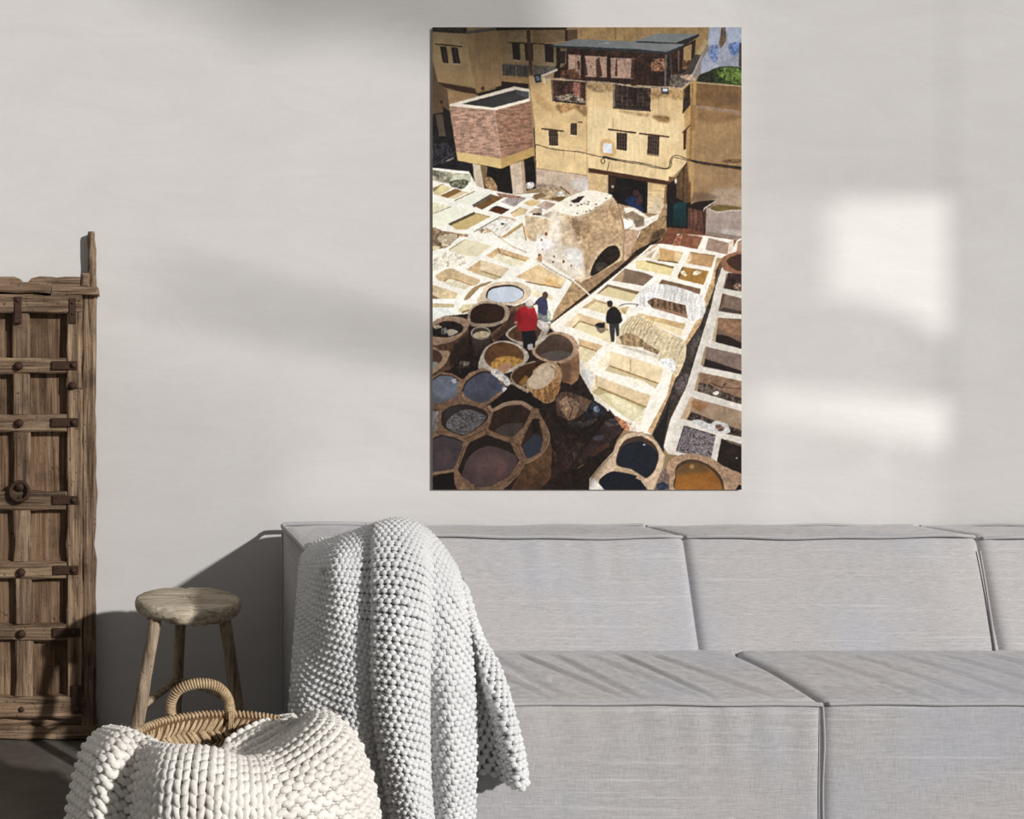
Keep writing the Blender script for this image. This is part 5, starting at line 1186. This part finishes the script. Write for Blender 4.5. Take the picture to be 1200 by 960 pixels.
def knit(cl, sw, rh, r, seg, sides, amp, bulge, flip=None, wig=0.25, lean=0.0, bead=0.0):
    """rows of loops on a cloth; sw, rh: stitch width and row height in metres"""
    ns, nr = int(cl.lu / sw), int(cl.lv / rh)
    VV = []; FF = []; base = 0
    for k in range(nr):
        x = np.linspace(0, ns, ns * seg + 1)
        ph = 2 * np.pi * (x + (0.5 if k % 2 else 0.0) * lean)
        jit = np.interp(x, np.arange(ns + 1), rng.normal(0, 0.05, ns + 1))
        xs = x + wig * np.sin(2 * ph)
        ys = k + 0.5 + amp * np.cos(ph) + jit
        s = np.clip(xs / ns, 0, 1); t = np.clip(ys / nr, 0, 1)
        p, a, b, n = cl.frame(s, t)
        sg = 1.0 if flip is None else flip(s, t, k)
        z = bulge * r * np.cos(2 * ph) * sg + 0.2 * r * np.cos(ph)
        p = p + n * z[:, None]
        rr = r * (1 + 0.07 * np.interp(x, np.arange(ns + 1), rng.normal(0, 1, ns + 1)))
        rr = rr * (1 + bead * np.cos(2 * ph))
        # tube with the cloth's own normal as reference
        tg = np.gradient(p, axis=0); tg /= np.linalg.norm(tg, axis=1)[:, None] + 1e-12
        nn = n - tg * (n * tg).sum(1)[:, None]; nn /= np.linalg.norm(nn, axis=1)[:, None] + 1e-12
        bb = np.cross(tg, nn)
        a_ = np.arange(sides) * 2 * np.pi / sides
        V = p[:, None] + rr[:, None, None] * (np.cos(a_)[None, :, None] * nn[:, None] + np.sin(a_)[None, :, None] * bb[:, None])
        VV.append(V.reshape(-1, 3)); FF.append(grid_faces(len(p), sides, True, base)); base += len(p) * sides
    return np.concatenate(VV), np.concatenate(FF)
def net(cols):
    """columns of (px, py, distance) -> control net [row, column]"""
    return np.array([[P(x, y, d - CAMD) for (x, y, d) in c] for c in cols]).transpose(1, 0, 2)
def sheet(cl, name, mat, parent, off, n=(90, 90)):
    S, T = np.meshgrid(np.linspace(0, 1, n[0]), np.linspace(0, 1, n[1]))
    p, a, b, nn = cl.frame(S, T)
    return grid_obj(name, p - nn * off, mat, parent)
def fuzz(cl, name, mat, parent, count, length, seed):
    """loose wool hairs standing off the yarn"""
    r = np.random.default_rng(seed)
    s, t = r.random(count), r.random(count)
    p, a, b, n = cl.frame(s, t)
    d = n + 0.9 * r.normal(size=(count, 3)); d /= np.linalg.norm(d, axis=1)[:, None]
    L = length * (0.5 + r.random(count))[:, None]
    bend = r.normal(size=(count, 3)) * 0.35
    w = np.cross(d, r.normal(size=(count, 3))); w /= np.linalg.norm(w, axis=1)[:, None]; w *= 0.00035
    p0 = p + n * 0.003; p1 = p0 + d * L * 0.55; p2 = p0 + (d + bend) * L
    V = np.stack((p0 - w, p0 + w, p1 - w * .8, p1 + w * .8, p2), 1).reshape(-1, 3)
    i = np.arange(count) * 5
    F = np.concatenate([np.stack((i, i + 1, i + 3), 1), np.stack((i, i + 3, i + 2), 1), np.stack((i + 2, i + 3, i + 4), 1)])
    o = link(name, mesh_np(name, V, F), mat, parent); o['kind'] = 'stuff'

# --- the grey throw over the arm of the sofa
throw_cols = [
 [(374, 634, 2.80), (358, 648, 2.70), (353, 662, 2.64), (350, 692, 2.56), (346, 742, 2.50), (342, 792, 2.47), (339, 842, 2.46), (338, 900, 2.46), (338, 990, 2.46)],
 [(396, 632, 2.80), (379, 639, 2.67), (371, 660, 2.53), (368, 704, 2.47), (364, 762, 2.44), (361, 820, 2.42), (359, 872, 2.42), (358, 930, 2.42), (357, 1010, 2.42)],
 [(416, 630, 2.80), (402, 630, 2.62), (393, 657, 2.43), (391, 712, 2.395), (390, 775, 2.39), (389, 838, 2.39), (389, 890, 2.39), (390, 950, 2.39), (392, 1030, 2.39)],
 [(432, 630, 2.78), (425, 622, 2.58), (417, 655, 2.42), (417, 720, 2.375), (417, 785, 2.365), (419, 848, 2.36), (424, 905, 2.36), (431, 965, 2.36), (440, 1040, 2.36)],
 [(446, 630, 2.76), (439, 618, 2.55), (437, 654, 2.42), (437, 724, 2.37), (437, 795, 2.36), (441, 860, 2.36), (450, 918, 2.36), (462, 980, 2.36), (475, 1050, 2.36)],
 [(452, 629, 2.76), (444, 615, 2.54), (441, 651, 2.39), (441, 724, 2.335), (441, 795, 2.325), (446, 860, 2.32), (456, 918, 2.32), (469, 980, 2.32), (483, 1050, 2.32)],
 [(470, 626, 2.76), (466, 611, 2.54), (467, 650, 2.37), (470, 728, 2.305), (470, 800, 2.295), (472, 864, 2.29), (480, 924, 2.29), (492, 985, 2.29), (505, 1055, 2.29)],
 [(486, 630, 2.74), (489, 616, 2.54), (494, 660, 2.39), (497, 736, 2.325), (498, 810, 2.32), (498, 872, 2.32), (501, 934, 2.32), (508, 995, 2.32), (518, 1060, 2.32)],
 [(498, 640, 2.72), (503, 627, 2.56), (507, 674, 2.42), (503, 750, 2.385), (501, 824, 2.385), (502, 888, 2.385), (505, 948, 2.385), (512, 1005, 2.385), (520, 1065, 2.385)],
 [(512, 656, 2.70), (520, 646, 2.56), (529, 698, 2.42), (530, 780, 2.37), (529, 852, 2.345), (530, 917, 2.345), (532, 972, 2.345), (534, 1020, 2.345), (536, 1075, 2.345)],
 [(528, 676, 2.68), (535, 669, 2.58), (548, 730, 2.46), (556, 813, 2.41), (557, 884, 2.385), (556, 944, 2.38), (554, 988, 2.38), (552, 1035, 2.38), (550, 1090, 2.38)],
]
flap_cols = [
 [(533, 672, 2.60), (544, 735, 2.55), (548, 790, 2.47), (550, 842, 2.418), (551, 880, 2.412), (551, 904, 2.412)],
 [(538, 676, 2.60), (551, 738, 2.54), (562, 792, 2.45), (574, 838, 2.412), (581, 884, 2.408), (585, 912, 2.408)],
 [(541, 681, 2.59), (556, 741, 2.52), (567, 783, 2.42), (587, 840, 2.35), (601, 892, 2.34), (608, 927, 2.34)],
 [(545, 688, 2.60), (563, 745, 2.54), (584, 783, 2.44), (601, 838, 2.37), (613, 888, 2.37), (617, 918, 2.37)],
 [(544, 694, 2.62), (560, 750, 2.58), (580, 790, 2.48), (594, 842, 2.412), (604, 890, 2.408), (606, 913, 2.408)],
]
throw = empty('knitted_throw', tuple(P(450, 1000, 2.3 - CAMD)), 'light grey knitted throw draped over the sofa arm', 'throw blanket')
throw.location.z = 0.03
garter = lambda s, t, k: -1.0
for cols_, nm in ((throw_cols, 'knit_loops'), (flap_cols, 'knit_flap')):
    cl = Cloth(net(cols_))
    V, F = knit(cl, 0.0142, 0.0182, 0.0062, 10, 6, 0.23, 0.30, None, 0.08, 1.0, 0.13)
    o = link(nm, mesh_np(nm, V, F), M['yarn_grey'], throw); o['kind'] = 'stuff'
    sheet(cl, 'backing', M['yarn_grey'], throw, 0.0085)
    fuzz(cl, 'loose_fibres', M['yarn_grey'], throw, 900 if nm == 'knit_loops' else 150, 0.012, 5)

# --- the cream chunky blanket in the basket
chunk_cols = [
 [(178, 884, 2.14), (160, 868, 2.15), (128, 857, 2.16), (104, 873, 2.14), (91, 907, 2.12), (82, 955, 2.10), (78, 1015, 2.10)],
 [(192, 902, 2.06), (180, 884, 2.05), (150, 861, 2.03), (127, 886, 1.97), (116, 926, 1.94), (109, 975, 1.93), (105, 1040, 1.93)],
 [(204, 908, 2.02), (196, 892, 2.00), (174, 872, 1.98), (160, 906, 1.955), (151, 946, 1.945), (145, 1000, 1.94), (142, 1055, 1.94)],
 [(220, 912, 2.00), (214, 897, 1.98), (200, 879, 1.92), (191, 912, 1.84), (187, 955, 1.82), (184, 1010, 1.82), (183, 1070, 1.82)],
 [(250, 916, 2.00), (246, 902, 1.97), (245, 881, 1.90), (242, 915, 1.80), (240, 960, 1.78), (238, 1015, 1.78), (237, 1075, 1.78)],
 [(258, 886, 2.10), (274, 902, 2.01), (285, 893, 1.91), (288, 928, 1.80), (288, 973, 1.78), (288, 1025, 1.78), (288, 1085, 1.78)],
 [(270, 868, 2.20), (298, 888, 2.07), (320, 890, 1.94), (331, 922, 1.83), (338, 968, 1.80), (342, 1020, 1.80), (345, 1080, 1.80)],
 [(298, 852, 2.25), (324, 874, 2.12), (350, 872, 1.99), (374, 902, 1.88), (387, 952, 1.85), (395, 1008, 1.85), (400, 1065, 1.85)],
 [(326, 843, 2.28), (342, 859, 2.18), (372, 849, 2.07), (406, 876, 1.97), (424, 928, 1.94), (434, 985, 1.93), (440, 1040, 1.93)],
 [(344, 840, 2.27), (352, 846, 2.22), (374, 837, 2.16), (408, 856, 2.12), (430, 904, 2.10), (441, 960, 2.08), (447, 1020, 2.08)],
]
blanket = empty('chunky_blanket', tuple(P(250, 1000, 2.0 - CAMD)), 'cream chunky hand-knitted blanket spilling over the straw basket', 'blanket')
blanket.location.z = 0.05
cl = Cloth(net(chunk_cols))
knitpurl = lambda s, t, k: np.where((s > 0.30) & (s < 0.62), -1.0, 1.0)
V, F = knit(cl, 0.0250, 0.0200, 0.0070, 13, 8, 0.72, 0.75, knitpurl, 0.20, 0.0)
o = link('knit_loops', mesh_np('knit_loops', V, F), M['yarn_cream'], blanket); o['kind'] = 'stuff'
sheet(cl, 'backing', M['yarn_cream'], blanket, 0.014)
fuzz(cl, 'loose_fibres', M['yarn_cream'], blanket, 1500, 0.014, 9)
